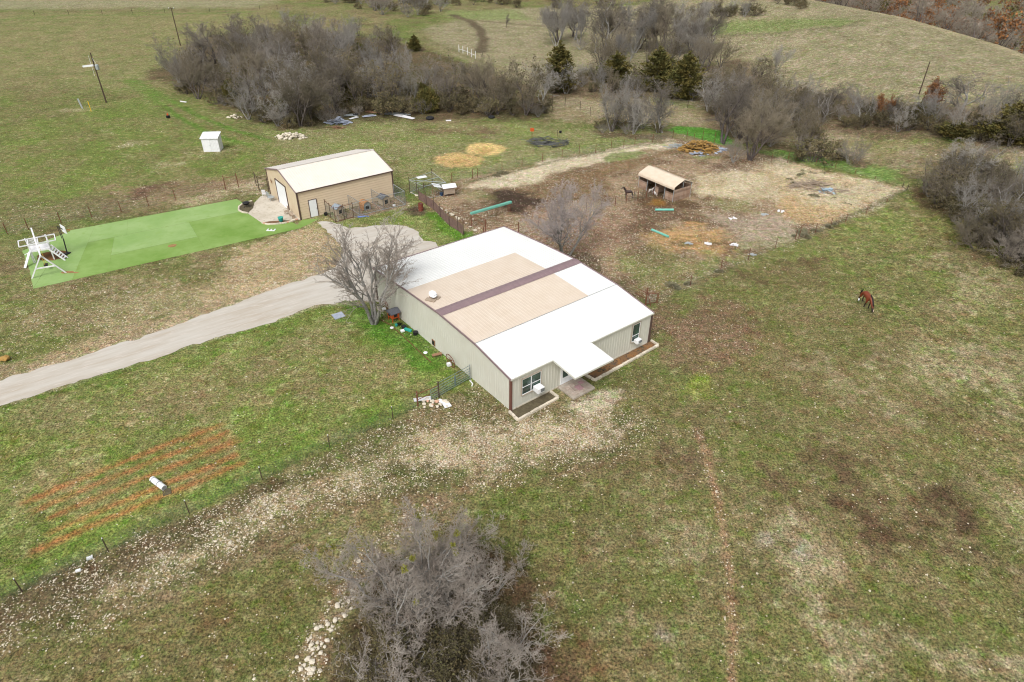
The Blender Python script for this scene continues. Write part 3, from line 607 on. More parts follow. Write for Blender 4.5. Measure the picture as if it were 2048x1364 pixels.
r6 = roof_sheet('roof_panel', -.12, HW+.12, 14.78, HD+.15, M['roof_white'], dz=-.006); r6['label'] = 'white rear strip of the roof'
seam = MB().bar((-.1, 4.42, 3.77+.055), (HW+.1, 4.42, 3.77+.055), .035, .02).build('roof_seam', M['grey_metal'], house)
cap = MB(); n_ = 60
for i in range(n_):
    a0 = -.14+(HW+.28)*i/n_; a1 = -.14+(HW+.28)*(i+1)/n_; dz = .05 if i % 2 else .065
    cap.add([(a0, 9.05, roofz(9.05)+dz-.02), (a1, 9.05, roofz(9.05)+dz-.02), (a1, 9.6, 4.12), (a0, 9.6, 4.12), (a1, 10.15, roofz(10.15)+dz-.02), (a0, 10.15, roofz(10.15)+dz-.02)], [(0, 1, 2, 3), (3, 2, 4, 5)])
cap.build('ridge_cap', M['trim_brown'], house)
for u in (-.10, HW+.10):
    tr = MB(); pts = [(-.13, roofz(-.13))]+prof[1:-1]+[(HD+.15, roofz(HD+.15))]
    for (a, za), (b, zb) in zip(pts[:-1], pts[1:]): tr.bar((u, a, za+.0), (u, b, zb+.0), .07, .16)
    tr.build('rake_trim', M['trim_brown'], house)
MB().bar((-.14, HD+.17, 3.36), (HW+.14, HD+.17, 3.36), .06, .14).build('eave_trim', M['trim_brown'], house)
for a, b in ((-.1, 3.95), (8.1, HW+.1)): MB().bar((a, -.14, 2.99), (b, -.14, 2.99), .04, .12).build('eave_trim', M['wall_cream'], house)
for u, v in ((0, 0), (HW, 0), (0, HD), (HW, HD)):
    MB().box((u, v, 1.48), (.17, .17, 2.96)).build('corner_trim', M['trim_dark'] if (u, v) != (0, 0) else mat('corner_rust', K(120, 82, 72), .6), house)
MB().box((HW/2, -.03, .04), (HW-.3, .05, .08)).build('base_trim', M['concrete'], house)
# canopy over the entrance
cn = roof_sheet('canopy', 4.0, 8.02, -2.65, -.12, M['roof_white'], dz=.035, zf=lambda v: 3.02+(v)*.085); cn['label'] = 'flat white canopy over the entrance'
cf = MB(); 
for u in (4.03, 5.3, 6.7, 7.99): cf.bar((u, -2.6, 2.74), (u, -.05, 2.95), .06, .12)
cf.bar((4.0, -2.63, 2.74), (8.02, -2.63, 2.74), .05, .12); cf.build('canopy_frame', M['wall_cream'], cn)
# windows and door on the front wall
def window(u0, u1, z0, z1, mull=(), rails=(), y=-.02, parent=house, fr=M['wood_grey'], sash=M['white'], ax='u'):
    def bx(mb, a0, a1, b0, b1, y0, y1):
        if ax == 'u': mb.box(((a0+a1)/2, (y0+y1)/2, (b0+b1)/2), (a1-a0, abs(y1-y0), b1-b0))
        else: mb.box(((y0+y1)/2, (a0+a1)/2, (b0+b1)/2), (abs(y1-y0), a1-a0, b1-b0))
    w_ = MB(); T = .07
    bx(w_, u0-T, u0, z0-T, z1+T, y, y-.07); bx(w_, u1, u1+T, z0-T, z1+T, y, y-.07); bx(w_, u0, u1, z1, z1+T, y, y-.07); bx(w_, u0, u1, z0-T, z0, y, y-.09)
    wo_ = w_.build('window', fr, parent)
    s_ = MB(); q = .045
    bx(s_, u0, u0+q, z0, z1, y-.01, y-.055); bx(s_, u1-q, u1, z0, z1, y-.01, y-.055); bx(s_, u0+q, u1-q, z0, z0+q, y-.01, y-.055); bx(s_, u0+q, u1-q, z1-q, z1, y-.01, y-.055)
    for m_ in mull: bx(s_, m_-.035, m_+.035, z0+q, z1-q, y-.012, y-.06)
    for r_ in rails: bx(s_, u0+q, u1-q, r_-.025, r_+.025, y-.014, y-.052)
    s_.build('window_sash', sash, wo_)
    g_ = MB(); bx(g_, u0+q, u1-q, z0+q, z1-q, y-.015, y-.03); g_.build('window_pane', M['glass'], wo_)
    return wo_
FR = mat('window_trim', K(185, 172, 155), .6)
window(1.02, 2.9, 1.02, 2.5, mull=(1.93,), rails=(1.72,), fr=FR)
window(12.95, 13.85, .95, 2.7, rails=(1.55,), fr=FR)
def ac(u, z, wd, ht, dp):
    a = MB().box((u, -.10-dp/2, z+ht/2), (wd, dp, ht)).build('air_conditioner', M['white'], house, bevel=.02)
    g_ = MB()
    for i in range(5): g_.box((u+wd*.18, -.105-dp, z+ht*(.22+.13*i)), (wd*.5, .015, ht*.07))
    MB().box((u+wd*.18, -.100-dp, z+ht*.5), (wd*.56, .014, ht*.68)).build('grille', M['black'], a)
    g_.build('grille_slat', M['grey_metal'], a); return a
ac(2.42, 1.0, .66, .45, .62); ac(13.5, .86, .56, .36, .42)
dr = MB(); 
for u in (5.02, 5.92, 6.85): dr.box((u, -.05, 1.22), (.09, .07, 2.06))
dr.box((5.93, -.05, 2.29), (1.92, .07, .08)); dr.box((5.93, -.05, .2), (1.92, .07, .08)); door = dr.build('door', M['white'], house)
for u in (5.47, 6.38):
    MB().box((u, -.045, .48), (.80, .03, .48)).box((u, -.045, 2.18), (.80, .03, .16)).box((u-.34, -.045, 1.4), (.12, .03, 1.4)).box((u+.34, -.045, 1.4), (.12, .03, 1.4)).build('door_leaf', M['white'], door)
    MB().box((u, -.035, 1.4), (.57, .02, 1.38)).build('door_glass', M['glass'], door)
MB().box((5.87, -.11, 1.15), (.03, .06, .14)).build('handle', M['black'], door)
# side wall fittings
MB().box((-.045, 10.78, .44), (.05, .44, .56)).build('wall_vent', M['wood_brown'], house)
MB().box((-.075, 10.78, .44), (.02, .30, .42)).build('vent_opening', M['black'], house)
# roof dish
dish = thing('satellite_dish', 'white satellite dish on a wooden board near the left roof edge', 'satellite dish', HF.w(.85, 11.9, roofz(11.9)+.05), HF.a+.3)
MB().box((-.28, 0, .03), (.46, .9, .06), .2).box((.28, .02, .03), (.46, .9, .06), .2).build('base_board', M['wood_grey'], dish)
dm = MB(); vs = []
for i in range(6):
    for k in range(16):
        r_ = .36*i/5+.001; a = k*math.pi/8; vs.append((r_*math.cos(a), r_*math.sin(a), r_*r_*.5))
dm.add(vs, [(i*16+k, i*16+(k+1) % 16, (i+1)*16+(k+1) % 16, (i+1)*16+k) for i in range(5) for k in range(16)])
d_ = dm.build('reflector', M['white'], dish, True); d_.location = (0, 0, .42); d_.rotation_euler = (D2R(32), D2R(-10), 0); md = d_.modifiers.new('s', 'SOLIDIFY'); md.thickness = .02
MB().tube([(0, 0, .05), (0, .05, .4)], .025).build('mast', M['grey_metal'], dish)
MB().tube([(0, -.1, .35), (0, -.5, .62)], .018).build('feed_arm', M['grey_metal'], dish)
# entrance slab
slab = thing('entrance_slab', 'concrete entrance step topped with loose pavers under the white canopy', 'step', HF.w(5.8, -1.05), HF.a)
MB().box((0, 0, .10), (2.3, 1.9, .20)).build('slab', M['slab'], slab, bevel=.03)
pv = MB()
for i in range(4):
    for j in range(3): pv.box((-.72+.42*i+.05*j, -.55+.42*j, .228), (.39, .39, .05), .03*(i-j))
pv.build('paver', M['paver'], slab)
MB().box((.05, -.25, .262), (.55, .62, .012), .1).box((.62, .15, .262), (.45, .4, .012), -.1).build('paving_stone', M['chalk'], slab)
# stone edged flower beds
def border(name, label, pts, m, inner=None, inner_m=None, fr=HF, sz=(.42, .20, .20), close=False, rngseed=1):
    rg = random.Random(rngseed); th = thing(name, label, 'flower bed', fr.w(*pts[0]), 0)
    base = fr.w(*pts[0])
    mb = MB(); seg = list(zip(pts[:-1], pts[1:]))
    for a, b in seg:
        A = fr.w(*a)-base; B = fr.w(*b)-base; Ln = (B-A).length; n = max(1, round(Ln/sz[0]))
        for i in range(n):
            c_ = A+(B-A)*((i+.5)/n); an = math.atan2(B.y-A.y, B.x-A.x)
            mb.box((c_.x+rg.uniform(-.02, .02), c_.y+rg.uniform(-.02, .02), sz[2]/2), (Ln/n*rg.uniform(.9, .98), sz[1]*rg.uniform(.85, 1.1), sz[2]*rg.uniform(.85, 1.1)), an+rg.uniform(-.05, .05))
    mb.build('edging_stone', m, th, bevel=.02)
    if inner:
        q = [tuple((fr.w(*p_)-base)[:2]) for p_ in inner]
        sheet('bed_soil', q, inner_m, .05, jit=0, parent=th)
    return th
border('flower_bed', 'stone edged soil bed below the large front window', [(-.2, -.1), (-.3, -1.28), (3.85, -1.12), (3.85, -.15)], M['stone'], [(-.12, -.12), (-.25, -1.2), (3.75, -1.05), (3.8, -.12)], M['soil_dark'])
border('flower_bed', 'long stone edged mulch bed right of the entrance canopy', [(7.55, -.15), (7.65, -1.22), (15.55, -.95), (15.6, -.05)], M['stone'], [(7.6, -.12), (7.7, -1.15), (15.45, -.9), (15.5, -.1)], M['mulch'], rngseed=3)
rg = random.Random(4)
for i in range(14):
    c_ = HF.w(rg.uniform(8, 15), rg.uniform(-.9, -.2), .06); o = MB().rock((0, 0, 0), rg.uniform(.06, .12), rg).build('dead_plant', M['soil_dark']); o.location = c_
    tag(o, 'dark dead plant stump in the mulch bed right of the entrance', 'plant', 'dead plant stumps in the mulch bed')
# ---------------------------------------------------------------- garage
GW, GD, GE, GR = 12.45, 9.9, 3.45, 4.72
gar = thing('metal_garage', 'tan metal garage with cream gable roof and white roll-up door', 'garage', GF.o, GF.a)
def gz(v): return GE+(GR-GE)*(1-abs(v-GD/2)/(GD/2))
def lap(name, pf, L_, H_, m, parent, topf=None, pit=.30):
    vs = []; fs = []; n = int(math.ceil(H_/pit)); z = 0; k = 0
    for i in range(n):
        z0 = i*pit; z1 = min(H_, z0+pit)
        for (za, oa), (zb, ob) in (((z0, .030), (z0+.03, .036)), ((z0+.03, .036), (z1-.03, .010)), ((z1-.03, .010), (z1, .030))):
            a0, a1 = (0, L_) if topf is None else topf(za); b0, b1 = (0, L_) if topf is None else topf(min(zb, H_))
            vs += [pf(a0, oa, za), pf(a1, oa, za), pf(b1, ob, min(zb, H_)), pf(b0, ob, min(zb, H_))]; fs.append((k, k+1, k+2, k+3)); k += 4
    return MB().add(vs, fs).build(name, m, parent)
lap('wall', lambda s_, d_, z: (s_, -d_, z), GW, GE-.02, M['gar_wall'], gar)
lap('wall', lambda s_, d_, z: (GW-s_, GD+d_, z), GW, GE-.02, M['gar_wall'], gar)
def gt_(z):
    if z <= GE: return (0, GD)
    q = (z-GE)/(GR-GE)*(GD/2); return (q, GD-q)
GWL = mat('gar_gable', K(232, 214, 186, .9), .55, col2=K(226, 204, 172, .9), scale=.8)
lap('wall', lambda s_, d_, z: (-d_, GD-s_, z), GD, GR-.03, GWL, gar, topf=gt_)
lap('wall', lambda s_, d_, z: (GW+d_, s_, z), GD, GR-.03, M['gar_wall'], gar, topf=gt_)
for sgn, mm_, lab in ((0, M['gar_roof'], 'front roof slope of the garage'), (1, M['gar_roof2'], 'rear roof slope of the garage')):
    pr = ribs(GW+.3, .3, .03, .045); vs = []; fs = []
    va, vb = (-.15, GD/2) if sgn == 0 else (GD+.15, GD/2)
    for s_, d_ in pr: vs += [(-.15+s_, va, gz(max(0, min(GD, va)))-(.04)+d_+.03), (-.15+s_, vb, GR+d_+.03)]
    for i in range(len(pr)-1): fs.append((2*i, 2*i+2, 2*i+3, 2*i+1) if sgn == 0 else (2*i+1, 2*i+3, 2*i+2, 2*i))
    MB().add(vs, fs).build('roof', mm_, gar)['label'] = lab
MB().bar((-.16, GD/2, GR+.075), (GW+.16, GD/2, GR+.075), .3, .03).build('ridge_cap', M['gar_roof2'], gar)
for u in (-.13, GW+.13): MB().bar((u, -.17, GE-.04), (u, GD/2+.02, GR+.01), .06, .16).bar((u, GD+.17, GE-.04), (u, GD/2-.02, GR+.01), .06, .16).build('rake_trim', M['trim_brown'], gar)
MB().bar((-.16, -.19, GE-.05), (GW+.16, -.19, GE-.05), .07, .11).build('gutter', M['trim_dark'], gar)
for u, v in ((0, 0), (GW, 0), (0, GD), (GW, GD)): MB().box((u, v, 1.68), (.17, .17, 3.36)).build('corner_trim', M['trim_dark'], gar)
rd_ = MB().box((-.07, 5.1, 1.5), (.05, 3.2, 3.0)).build('roll_up_door', M['white'], gar)
rb = MB()
for i in range(1, 10): rb.box((-.098, 5.1, i*.3), (.008, 3.18, .02))
rb.build('door_panel', M['white_wood'], rd_)
MB().box((-.09, 6.77, 1.55), (.1, .14, 3.1)).box((-.09, 3.45, 1.55), (.1, .05, 3.1)).box((-.09, 5.1, 3.06), (.1, 3.4, .10)).build('door_frame', M['trim_dark'], rd_)
md_ = MB().box((1.7, -.07, 1.08), (.9, .05, 2.08)).build('door', M['white'], gar, bevel=.01)
MB().box((1.2, -.08, 1.08), (.06, .06, 2.16)).box((2.2, -.08, 1.08), (.06, .06, 2.16)).box((1.7, -.08, 2.17), (1.06, .06, .06)).build('door_frame', M['trim_dark'], md_)
MB().lathe((2.05, -.12, 1.0), [(.03, 0), (.03, .05)], 8).build('handle', M['black'], md_)
st = []; 
for k in range(10):
    a = math.pi/2+k*math.pi/5; r_ = .42 if k % 2 == 0 else .17; st.append((r_*math.cos(a), r_*math.sin(a)))
vs = [(-.10, 8.5+a, 2.2+b) for a, b in st]+[(-.14, 8.5, 2.2), (-.06, 8.5, 2.2)]
so_ = MB().add(vs, [(k, (k+1) % 10, 10) for k in range(10)]+[((k+1) % 10, k, 11) for k in range(10)]).build('star_ornament', M['wood_brown'])
so_.location = GF.o; so_.rotation_euler = (0, 0, GF.a); tag(so_, 'dark metal star hung on the garage gable left of the roll-up door', 'star')
# patio
def gp(u, v): q = GF.w(u, v); return (q.x, q.y)
pat = sheet('patio', [gp(.0, .05), gp(-1.0, .40), gp(-2.0, 1.05), gp(-3.1, 1.65), gp(-4.1, 1.80), gp(-4.5, 5.6), gp(-3.5, 6.6), gp(-2.7, 8.3), gp(-1.35, 9.9), gp(0, 9.9)], M['concrete'], .05, jit=.0)
md = pat.modifiers.new('s', 'SOLIDIFY'); md.thickness = .06; md.offset = -1; tag(pat, kind='structure')
def curve_bed(name, lab, outer, inner, m2, seed, red=None):
    th = thing(name, lab, 'flower bed', (0, 0, 0)); rg = random.Random(seed); a_ = MB(); b_ = MB()
    for p_, q_ in zip(outer[:-1], outer[1:]):
        A = Vector((*gp(*p_), 0)); B = Vector((*gp(*q_), 0)); n = max(1, round((B-A).length/.3)); an = math.atan2(B.y-A.y, B.x-A.x)
        for i in range(n):
            c_ = A+(B-A)*((i+.5)/n); tgt = MB() if red and rg.random() < red else a_; tgt.box((c_.x, c_.y, .09), ((B-A).length/n*.97, .18, .18*rg.uniform(.9, 1.1)), an); (tgt.build('edging_brick', M['stone_red'], th, bevel=.02) if tgt is not a_ else None)
    a_.build('edging_stone', M['stone'], th, bevel=.02)
    if b_.v: tag(b_.build('edging_bricks', M['stone_red'], th, bevel=.02), 'reddish bricks in the bed edging')
    sheet('bed_soil', [gp(*p_) for p_ in outer+inner], m2, .07, jit=0, parent=th); return th
sb = mat('bed_red_soil', K(140, 96, 72), .95, col2=K(104, 96, 70), scale=3)
curve_bed('flower_bed', 'curved stone edged flower bed with a teal pot at the patio front', [(-4.1, 1.8), (-3.75, .9), (-2.9, .42), (-2.0, .1), (-1.2, .1), (-.65, .25), (-.3, .2)], [(-.9, .38), (-2.0, 1.0), (-3.1, 1.6)], sb, 2, red=.35)
curve_bed('flower_bed', 'rounded stone edged bed holding a black kettle at the far patio end', [(-4.5, 5.5), (-4.95, 6.1), (-5.1, 7.0), (-4.75, 8.0), (-3.9, 8.8), (-2.8, 8.9)], [(-2.75, 8.4), (-3.4, 6.7)], M['soil_dark'], 3)
pt = thing('flower_pot', 'round teal glazed pot standing in the curved patio bed', 'flower pot', GF.w(-2.15, .72, .08))
MB().lathe((0, 0, 0), [(.16, 0), (.24, .12), (.29, .45), (.32, .5), (.32, .56), (.27, .56)], 18).build('pot', M['teal'], pt, True)
MB().lathe((0, 0, 0), [(.26, .50), (.01, .515)], 18).build('potting_soil', M['black'], pt)
ket = thing('fire_pit', 'black round kettle fire pit standing in the far patio bed', 'fire pit', GF.w(-3.95, 7.45, .08))
MB().lathe((0, 0, .25), [(.1, 0), (.32, .08), (.42, .28), (.46, .3), (.42, .34), (.05, .42)], 16).build('bowl', M['black'], ket, True)
for a in (0, 2.1, 4.2): MB().tube([(math.cos(a)*.2, math.sin(a)*.2, .3), (math.cos(a)*.42, math.sin(a)*.42, 0)], .025, 6).build('leg', M['black'], ket)
def chair(name, lab, c_, rz, m, group=None):
    th = thing(name, lab, 'chair', c_, rz, group)
    MB().box((0, 0, .42), (.5, .48, .04)).build('seat', m, th)
    b_ = MB(); 
    for i in range(5): b_.box((-.2+.1*i, .25, .72), (.07, .03, .56))
    b_.box((0, .25, 1.0), (.5, .04, .06)); b_.build('backrest', m, th)
    for x in (-.22, .22):
        for y in (-.2, .22): MB().tube([(x, y, 0), (x*.95, y*.95, .42)], .02, 6).build('leg', m, th)
        MB().box((x, 0, .64), (.05, .5, .03)).build('armrest', m, th)
    return th
chair('lawn_chair', 'white slatted lawn chair at the back corner of the garage patio', GF.w(-.95, 9.35, .05), GF.a+2.4, M['white_wood'])
table = thing('patio_table', 'small round wire table on the patio by the star ornament', 'table', GF.w(-.75, 7.6, .05))
MB().lathe((0, 0, .5), [(.42, 0), (.42, .03), (.0, .03)], 16).build('tabletop', M['galv'], table)
for a in (0, 2.1, 4.2): MB().tube([(math.cos(a)*.3, math.sin(a)*.3, 0), (0, 0, .25), (math.cos(a)*.3, math.sin(a)*.3, .5)], .018, 6).build('leg', M['galv'], table)
chair('wire_chair', 'grey wire chair left of the roll-up garage door', GF.w(-.7, 8.3, .05), GF.a+1.9, M['galv'])
chair('metal_chair', 'tan metal chair right of the roll-up garage door', GF.w(-.8, 2.4, .05), GF.a-1.6, M['wood_grey'])
bench = thing('garden_bench', 'low tan wooden bench in front of the garage gable right of the door', 'bench', GF.w(-.6, 1.2, .05), GF.a+math.pi/2)
MB().box((0, 0, .42), (1.0, .36, .05)).build('seat', M['wood_grey'], bench)
for x in (-.42, .42): MB().box((x, 0, .2), (.06, .32, .4)).build('leg', M['wood_grey'], bench)
# ---------------------------------------------------------------- kennels beside the garage
def mesh_panel(parent, a, b, h, m=None, name='wire_panel', cell=.16, r=.0045, frame=.022, fm=None):
    a = Vector(a); b = Vector(b); Ln = (b-a).length; mb = MB(); n = max(1, int(Ln/cell)); k = int(h/cell)
    for i in range(n+1): q = a+(b-a)*i/n; mb.bar(q, q+Vector((0, 0, h)), r*2)
    for j in range(1, k): z = Vector((0, 0, h*j/k)); mb.bar(a+z, b+z, r*2)
    o_ = mb.build(name, m or M['wire'], parent)
    f_ = MB(); 
    for z in (.05, h): f_.bar(a+Vector((0, 0, z)), b+Vector((0, 0, z)), frame*2)
    f_.bar(a, a+Vector((0, 0, h)), frame*2); f_.bar(b, b+Vector((0, 0, h)), frame*2); f_.build('panel_frame', fm or M['galv'], o_); return o_
ken = thing('dog_kennel', 'chain link dog kennels with rusty posts along the garage front wall', 'kennel', GF.o, GF.a)
for (a, b, fm) in (((3.12, -.2), (3.05, -3.0), M['rust']), ((3.05, -3.0), (5.4, -3.0), M['rust']), ((5.4, -3.0), (6.3, -2.9), M['galv']), ((6.3, -2.9), (9.45, -3.0), M['galv']), ((9.45, -3.0), (12.35, -3.2), M['galv']), ((12.35, -3.2), (12.4, -.2), M['galv']), ((6.15, -.2), (6.3, -2.9), M['grey_metal']), ((9.3, -.2), (9.45, -3.0), M['grey_metal'])):
    mesh_panel(ken, (*a, 0), (*b, 0), 1.75, fm=fm, cell=.2)
for u, v in ((3.12, -.2), (3.08, -1.6), (3.05, -3.0), (4.2, -3.0), (5.4, -3.0)): MB().tube([(u, v, 0), (u, v, 1.95)], .035, 6).build('post', M['wood_pole'], ken)
mesh_panel(ken, (4.6, -1.5, 0), (4.62, -2.7, 0), 1.2, fm=M['wood_pole'], cell=.25)
def doghouse(lab, c_, rz, roofm, wallm, w_, d_, h_, kind):
    th = thing('dog_house', lab, 'dog house', c_, rz)
    if kind == 'gable':
        mb = MB(); mb.add([(-w_/2, -d_/2, 0), (w_/2, -d_/2, 0), (w_/2, d_/2, 0), (-w_/2, d_/2, 0), (-w_/2, -d_/2, h_), (w_/2, -d_/2, h_), (w_/2, d_/2, h_), (-w_/2, d_/2, h_), (0, -d_/2, h_+.28), (0, d_/2, h_+.28)], [(0, 1, 5, 8, 4), (2, 3, 7, 9, 6), (1, 2, 6, 5), (3, 0, 4, 7)]); mb.build('wall', wallm, th)
        ov = .12; r_ = MB(); r_.bar((-w_/4-.05, -d_/2-ov, h_+.15), (-w_/4-.05, d_/2+ov, h_+.15), .02)
        r_ = MB()
        for s_ in (-1, 1):
            r_.add([(0, -d_/2-ov, h_+.32), (s_*(w_/2+ov), -d_/2-ov, h_-.02), (s_*(w_/2+ov), d_/2+ov, h_-.02), (0, d_/2+ov, h_+.32), (0, -d_/2-ov, h_+.28), (s_*(w_/2+ov), -d_/2-ov, h_-.06), (s_*(w_/2+ov), d_/2+ov, h_-.06), (0, d_/2+ov, h_+.28)], [(0, 1, 2, 3), (7, 6, 5, 4), (0, 4, 5, 1), (1, 5, 6, 2), (2, 6, 7, 3)])
        r_.build('roof', roofm, th)
    elif kind == 'arch':
        n = 10; vs = []; 
        for y in (-d_/2, d_/2):
            vs.append((-w_/2, y, 0)); 
            for i in range(n+1): a = math.pi-math.pi*i/n; vs.append((math.cos(a)*w_/2, y, h_*.5+math.sin(a)*h_*.55))
            vs.append((w_/2, y, 0))
        m_ = n+3; MB().add(vs, [tuple(range(m_)), tuple(range(m_, 2*m_))[::-1]]).build('wall', wallm, th)
        vs2 = [(x*1.06, y*1.15, z*1.03) for x, y, z in vs]; MB().add(vs2, [(i, i+m_, i+m_+1, i+1) for i in range(m_-1)]).build('roof', roofm, th)
        dd = []; 
        for i in range(9): a = math.pi*i/8; dd.append((math.cos(a)*w_*.25, -d_/2-.012, h_*.35+math.sin(a)*w_*.25))
        dd = [(w_*.25, -d_/2-.012, .08)]+dd+[(-w_*.25, -d_/2-.012, .08)]; MB().add(dd, [tuple(range(len(dd)))]).build('doorway', M['black'], th)
        rim = MB().tube([(x*1.25, y-.01, z) for x, y, z in dd], .04, 6); rim.build('door_rim', wallm, th); return th
    MB().box((0, -d_/2-.004, h_*.42), (w_*.42, .03, h_*.62)).build('doorway', M['black'], th)
    MB().box((-w_*.24, -d_/2-.02, h_*.42), (.05, .04, h_*.66)).box((w_*.24, -d_/2-.02, h_*.42), (.05, .04, h_*.66)).box((0, -d_/2-.02, h_*.76), (w_*.53, .04, .05)).build('door_rim', M['wood_grey'], th)
    return th
doghouse('small dog house with pale blue roof in the left kennel', GF.w(4.45, -.75), GF.a+.15, M['shingle_blue'], M['plastic_tan'], 1.0, .9, .8, 'gable')
doghouse('barrel shaped brown dog house with arched doorway in the middle kennel', GF.w(7.75, -1.3), GF.a+.05, mat('brown_sheet', K(190, 140, 95), .8, col2=K(150, 110, 75), scale=4), M['grey_metal'], .95, 1.1, .95, 'arch')
doghouse('square tan dog house with dark shingle roof in the right kennel', GF.w(10.4, -1.2), GF.a+.1, M['shingle'], M['plastic_tan'], 1.05, 1.05, .85, 'gable')
MBx = MB().lathe((0, 0, 0), [(.2, 0), (.24, .3), (.2, .3), (.18, .05)], 12).build('black_bucket', M['black']); MBx.location = GF.w(2.95, .05-.5); tag(MBx, 'black plastic bucket by the left kennel corner at the garage wall', 'bucket')
o = MB().tube([(0, 0, .02), (.9, .3, .03), (1.2, .1, .04)], .05, 6).box((.3, .1, .04), (.9, .3, .05), .3).build('blue_tarp', mat('tarp', (.15, .22, .5), .7)); o.location = GF.w(5.9, -3.3); tag(o, 'crumpled blue tarp on the ground in front of the kennels', 'tarp')
o = MB().lathe((0, 0, 0), [(.16, 0), (.2, .12), (.16, .12), (.14, .03)], 12).build('food_bowl', M['white']); o.location = GF.w(11.0, -2.7); tag(o, 'white dog bowl at the right end of the kennels', 'bowl')
# ---------------------------------------------------------------- chicken coop and run
cr = [P(*q) for q in ((820, 385), (849, 398), (893, 390), (865, 368))]
crun = thing('chicken_run', 'wire mesh chicken run with dark posts beside the white roofed coop', 'chicken run', cr[0])
for a, b in zip(cr, cr[1:]+cr[:1]): mesh_panel(crun, a-cr[0], b-cr[0], 1.7, cell=.2, fm=M['galv'])
for q in (cr[0], cr[1], (cr[0]+cr[1])/2, cr[3]): MB().tube([q-cr[0], q-cr[0]+Vector((0, 0, 2.1))], .05, 6).build('post', M['wood_pole'], crun)
tp_ = [q-cr[0]+Vector((0, 0, 1.7)) for q in cr]
MB().bar(tp_[0], tp_[2], .05).bar((tp_[0]+tp_[1])/2, (tp_[3]+tp_[2])/2, .05).build('roof_bar', M['galv'], crun)
p1_ = tp_[0]+(tp_[3]-tp_[0])*.45; MB().box(p1_+Vector((.35, -.4, .03)), (1.3, .7, .03), .5).build('roof_sheet', M['white'], crun)
cp = P(891, 393)
coop = thing('chicken_coop', 'small brown chicken coop with white metal roof outside the wire run', 'chicken coop', cp, D2R(22))
MB().box((.55, .4, .72), (1.5, .9, .9)).build('wall', M['wood_grey'], coop)
for x in (-.15, 1.25):
    for y in (0, .8): MB().box((x, y, .14), (.08, .08, .28)).build('leg', M['wood_brown'], coop)
MB().add([(-.35, -.25, 1.14), (1.5, -.25, 1.14), (1.5, .4, 1.5), (-.35, .4, 1.5), (-.35, 1.05, 1.14), (1.5, 1.05, 1.14)], [(0, 1, 2, 3), (3, 2, 5, 4)]).build('roof', M['white'], coop)
MB().add([(-1.45, -.1, 1.55), (-.4, -.1, 1.25), (-.4, 1.3, 1.25), (-1.45, 1.3, 1.55)], [(0, 1, 2, 3)]).build('roof_panel', M['white'], coop)
for y in (0, 1.2): MB().tube([(-1.35, y, 0), (-1.35, y, 1.5)], .04, 6).build('post', M['wood_brown'], coop)
MB().box((-.215, .2, .62), (.03, .3, .45)).build('doorway', M['black'], coop)
o = MB().lathe((0, 0, 0), [(.2, 0), (.25, .4), (.2, .42), (.05, .42)], 12).build('blue_bucket', mat('bluebucket', (.03, .06, .12), .5)); o.location = P(883, 391); tag(o, 'dark blue bucket beside the chicken coop legs', 'bucket')
# burn barrel
bb = thing('burn_barrel', 'rusty red burn barrel on bare ash beside the brown panel fence', 'barrel', P(842, 421))
MB().lathe((0, 0, 0), [(.30, 0), (.30, .3), (.32, .32), (.30, .34), (.30, .6), (.32, .62), (.30, .64), (.30, .95), (.27, .95), (.27, .8)], 16).build('drum', mat('barrel_rust', (.22, .055, .03), .8, col2=(.14, .04, .03), scale=4), bb)
MB().lathe((0, 0, 0), [(.26, .8), (.01, .82)], 12).build('ash', M['ash'], bb)
# ---------------------------------------------------------------- livestock shelter
sa = math.atan2(85.49-80.48, 16.64-20.25)-math.pi   # along the front, from left to right
shl = thing('livestock_shelter', 'small open fronted livestock shelter with tan rounded roof and plank walls', 'shelter', (16.64, 85.49, 0), sa)
SL, SDp, SE, SRg = 6.15, 3.2, 1.9, 2.65
prf = [(-.12, SE-.28), (-.12, SE-.05), (-.02, SE+.12), (.2, SE+.22), (SDp/2, SRg), (SDp-.2, SE+.22), (SDp+.02, SE+.12), (SDp+.12, SE-.05), (SDp+.12, SE-.28)]
vs = [(x, y, z) for x in (-.12, SL+.12) for y, z in prf]; k = len(prf)
ro = MB().add(vs, [(i, i+k, i+k+1, i+1) for i in range(k-1)]).build('roof', M['shelter_roof'], shl); md = ro.modifiers.new('s', 'SOLIDIFY'); md.thickness = .04
def planks(parent, a, b, z0, z1, n, m, name='plank_wall'):
    a = Vector(a); b = Vector(b); mb = MB(); h = (z1-z0)/n; rg = random.Random(n)
    for i in range(n): mb.bar(a+Vector((0, 0, z0+h*(i+.5)))+Vector((0, 0, rg.uniform(-.01, .01))), b+Vector((0, 0, z0+h*(i+.5))), .04, h*.92)
    return mb.build(name, m, parent)
SWm = mat('shelter_plank', (.34, .25, .19), .85, col2=(.24, .15, .10), scale=1.5, island=.3)
for x0, x1 in ((0, 1.5), (2.95, 3.6), (4.75, 6.15)): planks(shl, (x0+.04, .0, 0), (x1-.04, .0, 0), .04, 1.12, 5, SWm)
planks(shl, (SL, .04, 0), (SL, SDp-.04, 0), .04, 1.55, 6, SWm); planks(shl, (0, .04, 0), (0, SDp-.04, 0), .04, 1.55, 6, SWm); planks(shl, (.04, SDp, 0), (SL-.04, SDp, 0), .04, 1.6, 7, SWm)
planks(shl, (2.95, .1, 0), (2.95, SDp-.1, 0), .04, 1.4, 5, SWm)
for x in (0, 1.55, 2.98, 4.65, SL):
    for y in (0, SDp): MB().bar((x, y, 0), (x, y, SE+.05), .06).build('post', M['galv'], shl)
